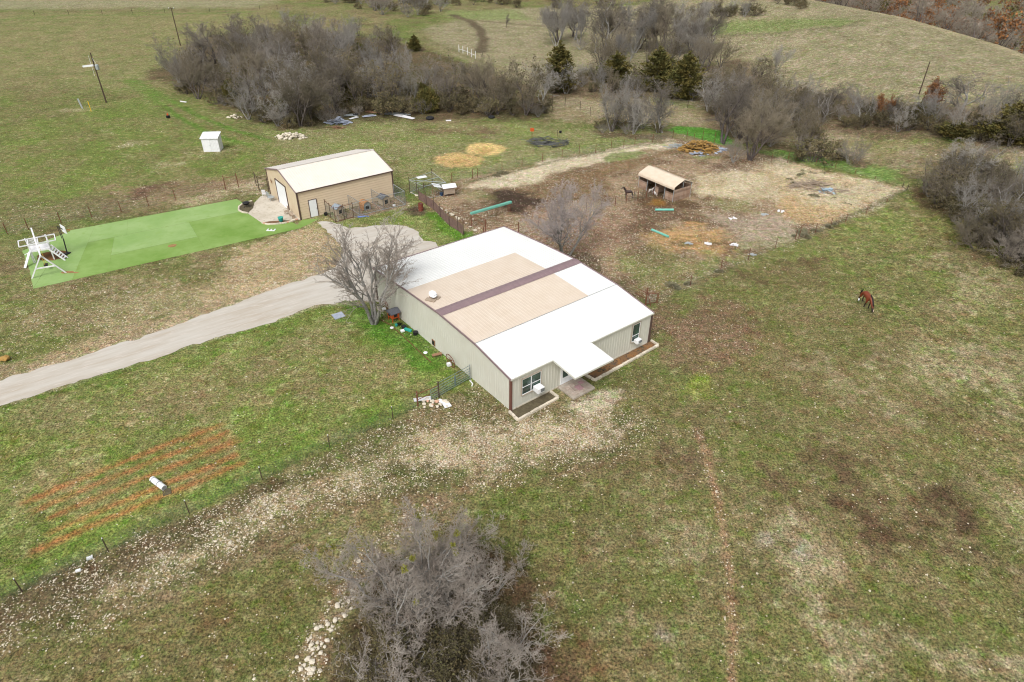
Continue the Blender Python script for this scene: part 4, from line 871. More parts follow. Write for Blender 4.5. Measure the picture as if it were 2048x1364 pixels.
MB().bar((SL+.02, SDp/2, 1.55), (SL+.02, SDp/2, SRg-.05), .06).bar((SL, 0, SE+.05), (SL, SDp/2, SRg-.05), .05).bar((SL, SDp, SE+.05), (SL, SDp/2, SRg-.05), .05).bar((0, 0, SE+.05), (0, SDp/2, SRg-.05), .05).bar((0, SDp, SE+.05), (0, SDp/2, SRg-.05), .05).build('gable_frame', M['galv'], shl)
# ---------------------------------------------------------------- small white shed
sh0 = P(408, 304)
shd = thing('white_shed', 'small white plastic shed standing alone in the green field', 'shed', sh0, D2R(6))
MB().add([(0, 0, 0), (2.35, 0, 0), (2.35, 1.9, 0), (0, 1.9, 0), (0, 0, 1.95), (2.35, 0, 1.95), (2.35, 1.9, 2.25), (0, 1.9, 2.25)], [(0, 1, 5, 4), (1, 2, 6, 5), (2, 3, 7, 6), (3, 0, 4, 7)]).build('wall', M['white'], shd)
MB().add([(-.12, -.15, 1.96), (2.47, -.15, 1.96), (2.47, 2.02, 2.30), (-.12, 2.02, 2.30), (-.12, -.15, 2.06), (2.47, -.15, 2.06), (2.47, 2.02, 2.40), (-.12, 2.02, 2.40)], [(0, 3, 2, 1), (4, 5, 6, 7), (0, 1, 5, 4), (1, 2, 6, 5), (2, 3, 7, 6), (3, 0, 4, 7)]).build('roof', M['white'], shd)
rb = MB()
for i in range(11): rb.box((.12+.21*i, -.012, .98), (.03, .02, 1.9))
rb.build('siding_rib', M['white_wood'], shd)
MB().box((.75, -.03, .95), (.85, .03, 1.8)).build('door', M['white'], shd)
MB().box((1.1, -.06, .95), (.04, .04, .16)).build('handle', M['grey_metal'], shd)
# ---------------------------------------------------------------- playset
ps0 = P(92, 538)
pd = math.atan2(*(np.array(g2(132, 520))-np.array(g2(51, 535)))[::-1])
ps = thing('swing_set', 'white wooden climbing frame with slatted deck, ladder rails and A-frame swing beam', 'swing set', ps0, pd)
W_ = M['white_wood']; Mi = Matrix.Rotation(-pd, 3, 'Z')
def pl(px, py, z=0): return Mi@(Vector(hitz(px, py, z))-Vector((ps0.x, ps0.y, 0)))
fA, fB = pl(64, 557), pl(132.5, 545.5); apx = pl(80.5, 510.8, 2.35); apb = pl(62.5, 457, 2.95)
apx.z = 2.35; 
MB().bar(fA, apx, .12).build('leg', W_, ps); MB().bar(fB, apx, .12).build('leg', W_, ps)
MB().bar(fA+(apx-fA)*.42, fB+(apx-fB)*.42, .11).build('crossbar', W_, ps)
MB().bar(apx+(apx-apb)*.04, apb, .13, .18).build('swing_beam', W_, ps)
t1, t2 = pl(51, 535), pl(56, 528); 
dk = [pl(59, 504, 1.3), pl(100, 497, 1.3), pl(97, 486, 1.3), pl(57, 494, 1.3)]
for q in dk: MB().bar((q.x, q.y, 0), (q.x, q.y, 2.3 if q in dk[2:] else 1.35), .10).build('post', W_, ps)
sm = MB()
for i in range(15):
    a = dk[0]+(dk[1]-dk[0])*(i+.5)/15; b = dk[3]+(dk[2]-dk[3])*(i+.5)/15; sm.bar(a, b, .12, .04)
sm.build('deck_slat', W_, ps)
sm = MB().bar(dk[0], dk[1], .08, .16).bar(dk[3], dk[2], .08, .16); sm.build('deck_frame', W_, ps)
sm = MB(); a0 = dk[3]+Vector((0, 0, .35)); 
for i in range(10): q = dk[3]+(dk[2]-dk[3])*(i/9)*.5; sm.bar(q+Vector((0, 0, .1)), q+Vector((0, 0, .75)), .05)
sm.build('railing_slat', W_, ps)
lr = [pl(36, 482, 2.0), pl(108, 468, 2.0), pl(111, 480, 2.0), pl(38, 494, 2.0)]
sm = MB()
for a, b in zip(lr, lr[1:]+lr[:1]): sm.bar(a, b, .09)
for f_ in (.25, .52, .77): sm.bar(lr[0]+(lr[1]-lr[0])*f_, lr[3]+(lr[2]-lr[3])*f_, .08)
sm.build('overhead_ladder', W_, ps)
for f_, y_ in ((.25, 3), (.77, 2), (.77, 3)):
    q = (lr[0]+(lr[1]-lr[0])*f_) if y_ == 2 else (lr[3]+(lr[2]-lr[3])*f_)
    MB().bar(q, (q.x, q.y, 0), .09).build('post', W_, ps)
st0, st1 = pl(97, 498, 1.3), pl(131, 521); st2, st3 = pl(102, 490, 1.3), pl(136, 516)
MB().bar(st0, st1, .06, .16).bar(st2, st3, .06, .16).build('stair_rail', W_, ps)
sm = MB()
for i in range(1, 7): f_ = i/7; sm.bar(st0+(st1-st0)*f_, st2+(st3-st2)*f_, .2, .04)
sm.build('stair_tread', W_, ps)
ra = pl(60, 500, 1.3); rb_ = pl(50, 536)
MB().bar(dk[0], rb_, .30, .05).build('slide', W_, ps)
MB().bar(pl(52, 508, .9), pl(63, 503, 1.3), .4, .05).build('side_shelf', W_, ps)
sw = apx+(apb-apx)*.25; MB().bar(sw, (sw.x, sw.y-.05, .6), .02).bar(sw+Vector((.1, .4, 0)), (sw.x+.1, sw.y+.35, .6), .02).build('swing_rope', M['yellow'], ps)
MB().box((sw.x+.05, sw.y+.15, .58), (.35, .5, .12)).build('swing_seat', M['black'], ps)
# basketball hoop
bh = thing('basketball_hoop', 'black basketball hoop pole with clear white backboard beside the swing set', 'basketball hoop', P(135, 508))
MB().bar((0, 0, .02), (-.05, .35, 1.6), .09).bar((-.05, .35, 1.6), (-.2, .6, 2.95), .06).bar((-.18, .35, 1.6), (-.36, .6, 2.95), .06).build('pole', M['black'], bh)
MB().bar((-.3, .6, 2.9), (.35, .35, 2.7), .06).build('arm', M['black'], bh)
MB().box((.38, .34, 2.75), (.06, 1.15, .80), .9).build('backboard', M['white'], bh)
MB().tube([(.62+.22*math.cos(a), .58+.22*math.sin(a), 2.5) for a in np.arange(0, 6.28, .45)], .018, 6, closed=True).build('rim', M['orange'], bh)
MB().box((0, 0, .08), (.45, .6, .12), -.3).build('base', M['black'], bh, bevel=.03)
# ---------------------------------------------------------------- fences
def fence(lab, pts, hs=1.15, post_m=None, r=.028, wires=5, wm=None, mesh=False, base=None, cap=None, wh=None, name='wire_fence', cat='fence', skip=()):
    ps_ = [P(*q[:2]) for q in pts]; hh = [q[2] if len(q) > 2 else hs for q in pts]; o0 = ps_[0]
    th = thing(name, lab, cat, o0); post_m = post_m or M['wood_pole']
    for i, (q, h) in enumerate(zip(ps_, hh)):
        if i in skip: continue
        a = q-o0; mb = MB().box((a.x, a.y, a.z+h/2), (r*2, r*.8, h), .6).box((a.x, a.y, a.z+h/2), (r*.6, r*2, h), .6)
        po = mb.build('post', post_m, th)
        if cap: MB().box((a.x, a.y, a.z+h+.04), (r*1.8, r*1.8, .07), .6).build('post_cap', cap, po)
    wh = wh or hs*.92; mb = MB()
    for a, b in zip(ps_[:-1], ps_[1:]):
        A = a-o0; B = b-o0
        for j in range(wires):
            z = wh*(j+.6)/(wires-.4); mb.bar(A+Vector((0, 0, z)), B+Vector((0, 0, z)), .007)
        if mesh:
            n = int((B-A).length/.22)
            for i in range(n): q = A+(B-A)*i/n; mb.bar(q, q+Vector((0, 0, wh)), .006)
    if wires: mb.build('wire_mesh' if mesh else 'wire', wm or M['wire'], th)
    return th
fence('low green wire fence crossing the bottom left above the stony strip', [(-110, 1255), (44.6, 1184), (217, 1103), (378.7, 1027), (525, 960), (660, 895), (786, 838), (835, 812)], 1.15, M['wood_pole'], .03, 9, M['wire_green'], True, cap=M['white'])
fence('rusty T-post fence along the far side of the artificial turf', [(-60, 487), (16, 469), (58, 460), (123, 447), (184, 435), (243, 424), (298, 413), (352, 401), (452, 381)], 1.45, M['rust'], .04, 5)
fence('wire fence from the chicken run along the yellow hay circles', [(904, 366), (945, 357), (955, 355), (1004, 342), (1044, 333), (1085, 325), (1124, 317), (1158, 311, 1.9), (1191, 306), (1222, 299), (1247, 295), (1269, 291), (1305, 285), (1345, 278)], 1.35, M['rust'], .035, 6, None, True)
fence('wire fence behind the hay pile at the top of the corral', [(1345, 278), (1373, 280), (1387, 284, 1.6), (1404, 283, 1.8), (1428, 287, 1.8), (1470, 296), (1510, 307), (1542, 325), (1574, 327, 1.6), (1591, 325), (1630, 334), (1668, 343), (1707, 357), (1746, 370), (1799, 391)], 1.3, M['rust'], .035, 5)
fence('wire fence between the corral and the horse pasture', [(1809, 396), (1770, 414), (1730, 433), (1690, 446), (1660, 455), (1630, 466), (1597, 478, 1.7), (1590, 480), (1550, 497), (1496, 520, 1.4), (1441, 541), (1380, 572), (1315, 606)], 1.25, M['rust'], .035, 5)
fence('rusty pen fence running from the bare tree to the open shelter', [(1037, 470), (1077, 457), (1120, 442), (1172, 425), (1202, 420), (1230, 412), (1252, 407), (1275, 401), (1292, 396), (1306, 391)], 1.3, M['rust'], .04, 5, None, True)
fence('far wire fence across the tan slope at the top left', [(0, 40), (70, 31), (138, 30), (205, 29), (265, 27), (330, 26), (420, 24), (520, 20), (555, 19)], 1.3, M['wood_pole'], .05, 2)
fence('thin wire fence below the cedars in the valley', [(1085, 200), (1105, 207), (1130, 214), (1160, 221), (1180, 233)], 1.6, M['wood_pole'], .04, 3)
fence('wire fence across the tan strip right of the cedars', [(1345, 212), (1375, 216), (1410, 222), (1440, 226)], 1.4, M['wood_pole'], .04, 3)
def rail_frame(name, lab, cat, pts, h, rails, m=None, r=.05, rr=.03):
    ps_ = [P(*q) for q in pts]; th = thing(name, lab, cat, ps_[0])
    for q in ps_: a = q-ps_[0]; MB().tube([a, a+Vector((0, 0, h))], r, 7).build('post', m or M['rust'], th)
    for a, b in zip(ps_[:-1], ps_[1:]):
        for z in rails: MB().tube([a-ps_[0]+Vector((0, 0, z)), b-ps_[0]+Vector((0, 0, z))], rr, 6).build('rail', m or M['rust'], th)
    return th
rail_frame('fence_brace', 'two rusty posts with a crossbar beyond the turf by the stony patch', 'fence brace', [(452, 380), (477.5, 375)], 1.95, [1.6])
rail_frame('fence_brace', 'dark posts and wire at the back corner of the garage', 'fence brace', [(513, 372), (519, 381), (538, 384)], 1.9, [1.7, .9], M['wood_pole'])
rail_frame('fence_brace', 'leaning corner brace where the corral meets the right thicket', 'fence brace', [(1799, 391), (1808, 397)], 1.9, [1.2], M['wood_pole'])
rail_frame('fence_brace', 'rusty two rail brace under the end of the green pipe', 'fence brace', [(943, 452), (971.5, 467)], 1.75, [1.6, .95], r=.055)
rail_frame('fence_brace', 'rusty pipe posts and rail meeting the back roof edge', 'fence brace', [(967, 480), (1037, 470)], 1.6, [1.3, .8])
rail_frame('fence_brace', 'rusty post and rail beside the lower green gate', 'fence brace', [(836, 812), (878, 794)], 1.45, [1.15, .62], r=.055)
# leaning gate at the rear corner of the house
g0 = P(1291, 610); th = thing('wire_gate', 'rusty wire gate leaning at the far right corner of the house', 'gate', g0)
g1 = P(1312, 606)-g0; g2_ = P(1268, 598)-g0
MB().tube([(0, 0, 0), (0, 0, 1.9)], .06, 7).build('post', M['rust'], th)
MB().tube([(0, 0, .1), (0, 0, 1.2)], .03, 6).bar((0, 0, .1), g1+Vector((0, 0, .1)), .05).bar((0, 0, 1.2), g1+Vector((.05, 0, 1.1)), .05).bar(g1, g1+Vector((.05, 0, 1.1)), .05).bar((0, 0, 1.6), (.45, -.25, 0), .05).build('gate_frame', M['rust'], th)
mb = MB()
for i in range(1, 8): q = g1*i/8; mb.bar(q+Vector((0, 0, .1)), q+Vector((0, 0, 1.15)), .01)
for i in range(1, 7): mb.bar((0, 0, .1+i*.16), g1+Vector((0, 0, .1+i*.15)), .01)
mb.build('wire_mesh', M['wire'], th)
MB().tube([(0, 0, 1.3), g2_+Vector((0, 0, 1.3))], .03, 6).tube([(0, 0, .7), g2_+Vector((0, 0, .7))], .03, 6).build('rail', M['rust'], th)
# tubular field gate
gA = P(878, 795); gB = HF.w(-.12, 5.05); gv = gB-gA
gate = thing('field_gate', 'green tubular steel field gate between the rusty post and the house wall', 'gate', gA)
dz = Vector((0, 0, 1)); q0 = gv.normalized()*.15-gv.normalized()*.9; q1 = gv-gv.normalized()*.1
gm_ = mat('gate_green', (.20, .28, .27), .45, .3, col2=(.16, .2, .2), scale=4)
MB().tube([(0, 0, 0), (0, 0, 1.55)], .055, 7).build('gate_post', M['wood_pole'], gate)
MB().tube([q1, q1+dz*1.5], .04, 7).build('gate_post', M['grey_metal'], gate)
for i, z in enumerate((.22, .42, .64, .88, 1.14, 1.42)):
    a = q0 if i < 5 else gv.normalized()*.1; MB().tube([a+dz*z, q1+dz*z], .024, 6).build('gate_bar', gm_, gate)
MB().tube([q0+dz*.2, q0+dz*1.16], .026, 6).tube([q1*.52+dz*.2, q1*.52+dz*1.42], .03, 6).box(q1*.52+dz*.75, (.16, .03, .9), math.atan2(gv.y, gv.x)).build('gate_brace', gm_, gate)
mb = MB(); n = 22
for i in range(n): q = q0+(q1-q0)*i/n; mb.bar(q+dz*.1, q+dz*1.1, .006)
for i in range(8): mb.bar(q0+dz*(.1+i*.13), q1+dz*(.1+i*.13), .006)
mb.build('wire_mesh', M['wire_green'], gate)
o = MB().tube([(0, 0, .05), (.25, -.4, .05), (.2, -.7, .04)], .05, 7).build('white_pipe', M['white']); o.location = HF.w(-.35, 4.9); tag(o, 'short white pipe lying by the gate end at the house wall', 'pipe')
# brown panel fence between yard and corral
pf = [(806, 385), (820, 392), (838, 400), (853, 410), (868, 420), (881, 434), (899, 452), (916, 462), (927, 471)]
pp = [P(*q) for q in pf]; pth = thing('panel_fence', 'brown corrugated panel fence with rusty posts between the yard and corral', 'fence', pp[0])
for i, q in enumerate(pp[2:]): a = q-pp[0]; MB().tube([a, a+dz*(1.75 if i != 6 else 2.0)], .045, 6).build('post', M['wood_pole'], pth)
vs = []; mb = MB()
for a, b in zip(pp[2:-1], pp[3:]):
    A = a-pp[0]; B = b-pp[0]; n = int((B-A).length/.1); d_ = (B-A).normalized(); nn_ = Vector((-d_.y, d_.x, 0))
    for i in range(n):
        o1 = nn_*(.03 if i % 2 else 0); o2 = nn_*(0 if i % 2 else .03)
        q = A+(B-A)*i/n+o1; w2 = A+(B-A)*(i+1)/n+o2; mb.add([q+dz*.03, w2+dz*.03, w2+dz*1.2, q+dz*1.2], [(0, 1, 2, 3)])
mb.build('corrugated_sheet', M['rust_panel'], pth)
# the row of pale blocks behind the panel fence
rg = random.Random(8); line = [P(*q) for q in ((824, 388), (846, 399), (868, 410), (884, 420), (905, 432), (922, 440))]
cnt = 0
for a, b in zip(line[:-1], line[1:]):
    n = int((b-a).length/.5)
    for i in range(n):
        c_ = a+(b-a)*(i/n)+Vector((rg.uniform(-.15, .15), rg.uniform(-.2, .2), 0))
        o = MB().rock((0, 0, .1), rg.uniform(.14, .27), rg, .6).build('limestone_block', M['stone']); o.location = c_
        tag(o, 'pale limestone block in the row behind the brown panel fence', 'stone', 'limestone blocks lined up behind the brown panel fence'); cnt += 1
for q in ((940, 455), (950, 462), (958, 458), (932, 447), (946, 440), (962, 470)):
    o = MB().rock((0, 0, .1), rg.uniform(.16, .26), rg, .5).build('limestone_block', M['stone']); o.location = P(*q)
    tag(o, 'flat pale limestone block scattered by the rusty two rail brace', 'stone', 'limestone blocks scattered by the two rail brace')
# green pipes in the corral
def pipe(lab, a, b, r, za=.0, zb=.0, m=None, name='green_pipe'):
    A = P(*a); B = P(*b); d_ = B-A; mb = MB(); n = 12; prof_ = [0]
    mb.tube([(0, 0, r+za), (d_.x, d_.y, r+zb)], r, 12, cap=False); mb.tube([(0, 0, r+za), (d_.x, d_.y, r+zb)], r*.86, 12)
    o = mb.build(name, m or M['pipe_green'], smooth=False); o.location = A; return tag(o, lab, 'pipe')
pA = hitz(942, 427, 1.65); pB = hitz(1022, 404, 1.1)
o = MB().bar((0, 0, 0), Vector(pB)-Vector(pA), .34, .22).tube([(0, 0, .13), Vector(pB)-Vector(pA)+Vector((0, 0, .13))], .05, 6).build('feed_trough', M['pipe_green']); o.location = Vector(pA); tag(o, 'long green trough raised on a rusty brace in the corral', 'trough')
o2 = rail_frame('trough_support', 'short rusty stand under the far end of the green trough', 'support', [(1016, 425), (1020, 424)], .98, [.9])
pipe('short green pipe lying flat in front of the shelter', (1310, 421.5), (1347, 421.5), .14)
pipe('green pipe lying diagonally on the orange dirt in the corral', (1303, 461), (1337, 475.5), .13)
# utility poles
def pole(lab, b, ty, trans=False, arm=True, lean=(0, 0), r=.14, m=None):
    q = P(*b); h = HGT(b[0], b[1], ty); th = thing('utility_pole', lab, 'utility pole', q)
    MB().tube([(0, 0, 0), (lean[0], lean[1], h)], [r, r*.7], 8).build('pole', m or M['wood_pole'], th)
    if arm: MB().bar((-.7, 0, h-.4), (.7, .1, h-.4), .1, .12).build('crossarm', M['wood_pole'], th); 
    for x in ((-.6, .6) if arm else ()): MB().lathe((x, 0, h-.32), [(.05, 0), (.07, .1), (.04, .2)], 8).build('insulator', M['white'], th)
    if trans:
        MB().lathe((.55, -.25, h*.68), [(.28, 0), (.3, .1), (.3, .75), (.2, .85)], 14).build('transformer', M['galv'], th)
        MB().bar((-1.9, -.35, h*.74), (-.1, -.1, h*.76), .22, .28).build('security_light', M['white'], th)
        MB().tube([(-.45, -.1, h*.95), (-.45, -.15, h*.55)], .02, 5).tube([(.15, -.2, h*.9), (.5, -.25, h*.8)], .02, 5).build('cable', M['white'], th)
    return th
pole('dark utility pole with grey transformer in the upper left field', (213, 206), 103, True, arm=False)
pole('farther utility pole with white insulators left of the grey thicket', (361, 91), 13)
pole('thin bare utility pole among the trees on the right hillside', (1838, 188), 121, arm=False, r=.11)
o = MB().tube([(0, 0, 0), (0, 0, 1.75)], .05, 8).build('marker_post', M['yellow']); o.location = P(182.5, 223); tag(o, 'yellow marker post near the utility pole', 'post')
mk = P(164, 218); o = MB().box((0, 0, .9), (.26, .10, 1.7), M=Matrix.Rotation(-.15, 3, 'Y')).box((.02, -.08, 1.3), (.2, .12, .4)).build('meter_box', M['galv']); o.location = mk; tag(o, 'leaning white meter board left of the yellow post', 'meter board')
fc = thing('feed_bucket', 'black tub with an orange lid on the green field', 'bucket', P(337, 237))
MB().lathe((0, 0, 0), [(.3, 0), (.36, .4), (.05, .42)], 12).build('tub', M['black'], fc); MB().lathe((0, .05, .42), [(.12, 0), (.16, .1), (.02, .45)], 10).build('lid', M['orange'], fc)
o = MB().bar((0, 0, .1), (1.3, -.5, .1), .16).build('white_board', M['white']); o.location = P(361, 204); tag(o, 'short white board lying on the grass left of the thicket', 'board')
# ladder of white posts in the far valley
vf = [P(*q) for q in ((918, 104), (926, 107), (935, 110), (943, 114), (951, 118))]
wf = thing('white_fence', 'five white posts with a rail standing on the far tan slope', 'fence', vf[0])
for q in vf: MB().box(q-vf[0]+dz*.8, (.10, .10, 1.7)).build('post', M['white_wood'], wf)
for a, b in zip(vf[:-1], vf[1:]): MB().bar(a-vf[0]+dz*.7, b-vf[0]+dz*.7, .05, .06).build('rail', M['white'], wf)
# lower left: culvert pipe
cv = thing('plastic_drum', 'white plastic pipe lying across the orange garden rows', 'pipe', P(306, 962))
ce = P(330, 980)-P(306, 962); MB().tube([(0, 0, .2), ce+dz*.2], .19, 14).build('pipe', M['white'], cv, False)
MB().tube([ce*.55+dz*.2, ce*.6+dz*.2], .205, 14).tube([ce*.1+dz*.2, ce*.14+dz*.2], .205, 14).tube([ce*.995+dz*.2, ce*1.01+dz*.2], .15, 14).build('band', M['grey_metal'], cv)
o = MB().box((0, 0, .02), (.5, .6, .04), .5).build('dark_board', M['soil_dark']); o.location = P(334, 984); tag(o, 'small dark board at the lower end of the white garden pipe', 'board')
for q, s_, lab in (((180, 1117), .2, 'small white block by the lower wire fence post'), ((157, 1142), .16, 'small white scrap left of the white block by the lower fence')):
    o = MB().box((0, 0, s_*.3), (s_*1.6, s_, s_*.6), .5).build('white_block', M['white']); o.location = P(*q); tag(o, lab, 'block')
# debris by the gate
o = MB().box((0, 0, .12), (1.35, .5, .04), .25, M=Matrix.Rotation(.25, 3, 'Z')@Matrix.Rotation(-.2, 3, 'X')).build('white_board', M['white_wood']); o.location = P(845, 800); tag(o, 'bent white panel leaning by the rusty fence post', 'panel')
o = MB().box((0, 0, .1), (.9, .35, .05), -.6).box((.35, -.35, .08), (.55, .5, .05), .5).build('white_scrap', M['white']); o.location = P(886, 806); tag(o, 'torn white sheet on the rock pile below the green gate', 'sheet')
rg = random.Random(21)
for i in range(26):
    o = MB().rock((0, 0, .1), rg.uniform(.09, .2), rg, .65).build('field_stone', M['stone'] if rg.random() < .8 else M['stone_red']); c_ = P(868+rg.uniform(-22, 26), 808+rg.uniform(-9, 12)); o.location = c_
    tag(o, 'pale field stone in the small rock pile below the green gate', 'stone', 'field stones piled below the green gate')
o = MB().box((0, 0, .05), (1.0, .95, .06), .6).box((.0, .0, .09), (.5, .5, .03), .6).build('grey_panel', M['scrap_blue']); o.location = P(677, 632); tag(o, 'grey metal panel lying on the lawn left of the bare tree', 'panel')
o = MB().rock((0, 0, .2), .38, rg, .7).rock((-.35, 0, .15), .3, rg, .6).build('yellow_bag', M['hay']); o.location = P(13, 720); tag(o, 'yellow-brown lump at the left edge above the driveway', 'lump')
# along the west wall
def wheel(lab, px, py, R_, ty=None):
    q = P(px, py); th = thing('wagon_wheel', lab, 'wheel', q, HF.a); mt = M['rust']
    tl = Matrix.Rotation(-.12, 3, 'Y')
    MB().tube([tl@Vector((0, R_*math.cos(a), R_+R_*math.sin(a))) for a in np.arange(0, 6.28, .3)], .035, 6, closed=True).build('rim', mt, th)
    for k in range(10): a = k*math.pi/5; MB().bar(tl@Vector((0, 0, R_)), tl@Vector((0, R_*math.cos(a), R_+R_*math.sin(a))), .02).build('spoke', mt, th)
    MB().lathe((0, 0, 0), [(.07, -.06), (.09, 0), (.07, .06)], 8).build('hub', mt, th).matrix_local = Matrix.Translation((0, 0, R_))@Matrix.Rotation(math.pi/2, 4, 'Y')
wheel('rusty wagon wheel leaning on the house wall near the green gate', 903, 733, .62)
wheel('rusty wagon wheel behind the orange hutch by the bare tree', 772, 617, .60)
hu = thing('chicken_hutch', 'small orange hutch with dark shingle roof against the house wall', 'hutch', P(788, 640), HF.a)
ht = MB().box((0, 0, .68), (.75, .85, .55)).build('body', M['orange'], hu, bevel=.01)
for x in (-.33, .33):
    for y in (-.38, .38): MB().box((x, y, .2), (.06, .06, .42)).build('leg', M['orange'], hu)
MB().add([(-.5, -.55, .95), (.5, -.55, .95), (.5, 0, 1.22), (-.5, 0, 1.22), (-.5, .55, .95), (.5, .55, .95), (-.5, -.55, .90), (.5, -.55, .90), (.5, .55, .90), (-.5, .55, .90)], [(0, 1, 2, 3), (3, 2, 5, 4), (6, 7, 1, 0), (4, 5, 8, 9), (6, 0, 3, 4, 9), (1, 7, 8, 5, 2)]).build('roof', M['shingle'], hu)
MB().box((-.385, .1, .7), (.02, .3, .35)).box((0, -.435, .7), (.35, .02, .32)).build('hutch_opening', M['black'], hu)
for px, py, nm, lab, mm_, pr_ in ((799, 650, 'planter', 'dark round planter with yellow-green plant beside the orange hutch', M['black'], [(.16, 0), (.24, .25), (.2, .25)]), (808, 656, 'planter', 'empty black planter right of the hutch at the wall', M['black'], [(.18, 0), (.26, .22), (.2, .22)]), (831, 669, 'black_bin', 'black bin against the wall right of the teal trough', M['black'], [(.2, 0), (.24, .3), (.2, .3)]), (793, 652, 'blue_pot', 'small blue-green pot between the hutch and planter', M['teal'], [(.1, 0), (.15, .2), (.1, .2)])):
    th = thing(nm, lab, 'planter', P(px, py)); MB().lathe((0, 0, 0), pr_, 12).build('pot', mm_, th)
    if px == 799:
        mb = MB(); 
        for i in range(60): a = rg.uniform(0, 6.28); e_ = rg.uniform(.3, 1.2); q = Vector((math.cos(a)*math.cos(e_), math.sin(a)*math.cos(e_), math.sin(e_)))*rg.uniform(.15, .32); mb.bar((0, 0, .22), q+dz*.22, .035, .006)
        mb.build('plant', mat('plant', (.16, .2, .04), .9), th)
o = MB().box((0, 0, .12), (.75, .22, .16), -.5).box((0, 0, .2), (.7, .26, .03), -.5).build('teal_trough', M['teal']); o.location = P(816, 662); tag(o, 'narrow teal planter trough lying against the house wall', 'trough')
o = MB().box((0, 0, .18), (.85, .32, .06), .4).box((-.3, -.1, .08), (.06, .28, .16), .4).box((.3, .12, .08), (.06, .28, .16), .4).build('plank_bench', M['wood_brown']); o.location = P(874, 712); tag(o, 'small brown plank bench left of the lower wagon wheel', 'bench')
for px, py, lab in ((784, 656, 'round white bucket lid on the lawn right of the bare tree'), ((805), 663, 'square white block with a hole near the wall planters'), (898, 731, 'white jug at the foot of the lower wagon wheel'), (768, 619, 'white scrap of wood under the bare tree by the wall'), (851, 706, 'white dish on the ground along the rusty lawn edging')):
    o = (MB().lathe((0, 0, 0), [(.17, 0), (.19, .06), (.12, .08)], 12) if px in (784, 851) else MB().box((0, 0, .08), (.34, .28, .16 if px != 898 else .34), .5)).build('white_object', M['white'], bevel=.01); o.location = P(px, py); tag(o, lab, 'lid' if px == 784 else ('dish' if px == 851 else ('jug' if px == 898 else 'block'))); o.name = {784: 'bucket_lid', 805: 'cinder_block', 898: 'white_jug', 768: 'wood_scrap', 851: 'white_dish'}[px]
o = MB(); ed = [P(*q) for q in ((762, 640), (780, 650), (812, 678), (840, 705), (862, 725))]
for a, b in zip(ed[:-1], ed[1:]): o.bar(a-ed[0]+dz*.03, b-ed[0]+dz*.03, .035, .09)
o = o.build('lawn_edging', M['rust']); o.location = ed[0]; tag(o, 'rusty metal lawn edging running parallel to the house wall', 'edging')
# ---------------------------------------------------------------- scrap and piles
def pile(name, lab, cat, c_, rx, ry, h, n, fn, m, kind=None, seed=1):
    rg = random.Random(seed); mb = MB()
    for i in range(n):
        a = rg.uniform(0, 6.28); q = math.sqrt(rg.random()); x = math.cos(a)*q*rx; y = math.sin(a)*q*ry; z = h*(1-q*q)*rg.uniform(.2, 1)
        fn(mb, x, y, z, rg)
    o = mb.build(name, m); o.location = P(*c_); return tag(o, lab, cat, kind=kind)
def f_plank(l0, l1, w_):
    def f(mb, x, y, z, rg):
        a = rg.uniform(0, 3.14); l_ = rg.uniform(l0, l1); d_ = Vector((math.cos(a), math.sin(a), rg.uniform(-.12, .12)))*l_/2; mb.bar(Vector((x, y, z+.05))-d_, Vector((x, y, z+.05))+d_, rg.uniform(w_*.5, w_), rg.uniform(.02, .06))
    return f
def f_rock(r0, r1):
    def f(mb, x, y, z, rg): mb.rock((x, y, z+r0*.4), rg.uniform(r0, r1), rg, .65)
    return f
pile('stone_pile', 'heap of pale limestone lumps on the grass left of the thicket front', 'stone pile', (582, 276), 2.6, 1.2, .7, 90, f_rock(.14, .32), M['stone'], seed=2)
pile('stone_pile', 'small heap of pale rubble at the thicket edge', 'stone pile', (470, 237), 1.3, .8, .5, 25, f_rock(.1, .25), M['stone'], seed=12)
pile('scrap_pile', 'heap of blue-grey crumpled sheet scrap at the thicket edge', 'scrap pile', (677, 246), 1.9, 1.1, .8, 45, f_plank(.5, 1.8, .6), M['scrap_blue'], seed=3)
pile('wood_scrap_pile', 'low brown scatter of rotten boards beside the blue-grey scrap', 'wood pile', (668, 256), 1.8, .6, .2, 16, f_plank(.4, 1.4, .2), M['wood_brown'], seed=4)
for a, b, w_, m_, lab in (((688, 234), (715, 232), .9, M['galv'], 'short grey metal sheet at the thicket edge above the blue scrap'), ((725, 236), (752, 232), .7, M['scrap_blue'], 'blue-grey metal sheet lying behind the black tyre'), ((770, 230), (822, 231), .7, M['galv'], 'long pale grey metal sheet under the thicket'), ((790, 232), (828, 239), .8, M['white_wood'], 'long white panel lying aslant in front of the thicket'), ((731, 226), (763, 228), .35, M['wood_brown'], 'thin brown board on the leaf litter at the thicket edge'), ((700, 240), (716, 236), .5, M['white'], 'small white sheet beside the scrap heap')):
    A = P(*a); B = P(*b); o = MB().bar((0, 0, .15), B-A+dz*.12, w_, .05).bar((.3, .35, .22), (B-A)*.8+dz*.2+Vector((0, .3, 0)), w_*.5, .04).build('metal_sheet' if m_ is not M['wood_brown'] else 'board', m_); o.location = A; tag(o, lab, 'sheet' if m_ is not M['wood_brown'] else 'board')
def torus(R_, r_): return MB().tube([(R_*math.cos(a), R_*math.sin(a), r_) for a in np.arange(0, 6.28, .35)], r_, 8, closed=True)
for q, s_, lab in (((711, 231), .35, 'black tyre among the metal sheets at the thicket edge'), ((860, 239), .5, 'large black tyre lying right of the white panel'), ((983, 236), .42, 'black tyre at the far right end of the thicket front')):
    o = torus(s_, s_*.42).build('tyre', M['tyre'], smooth=True); o.location = P(*q); tag(o, lab, 'tyre')
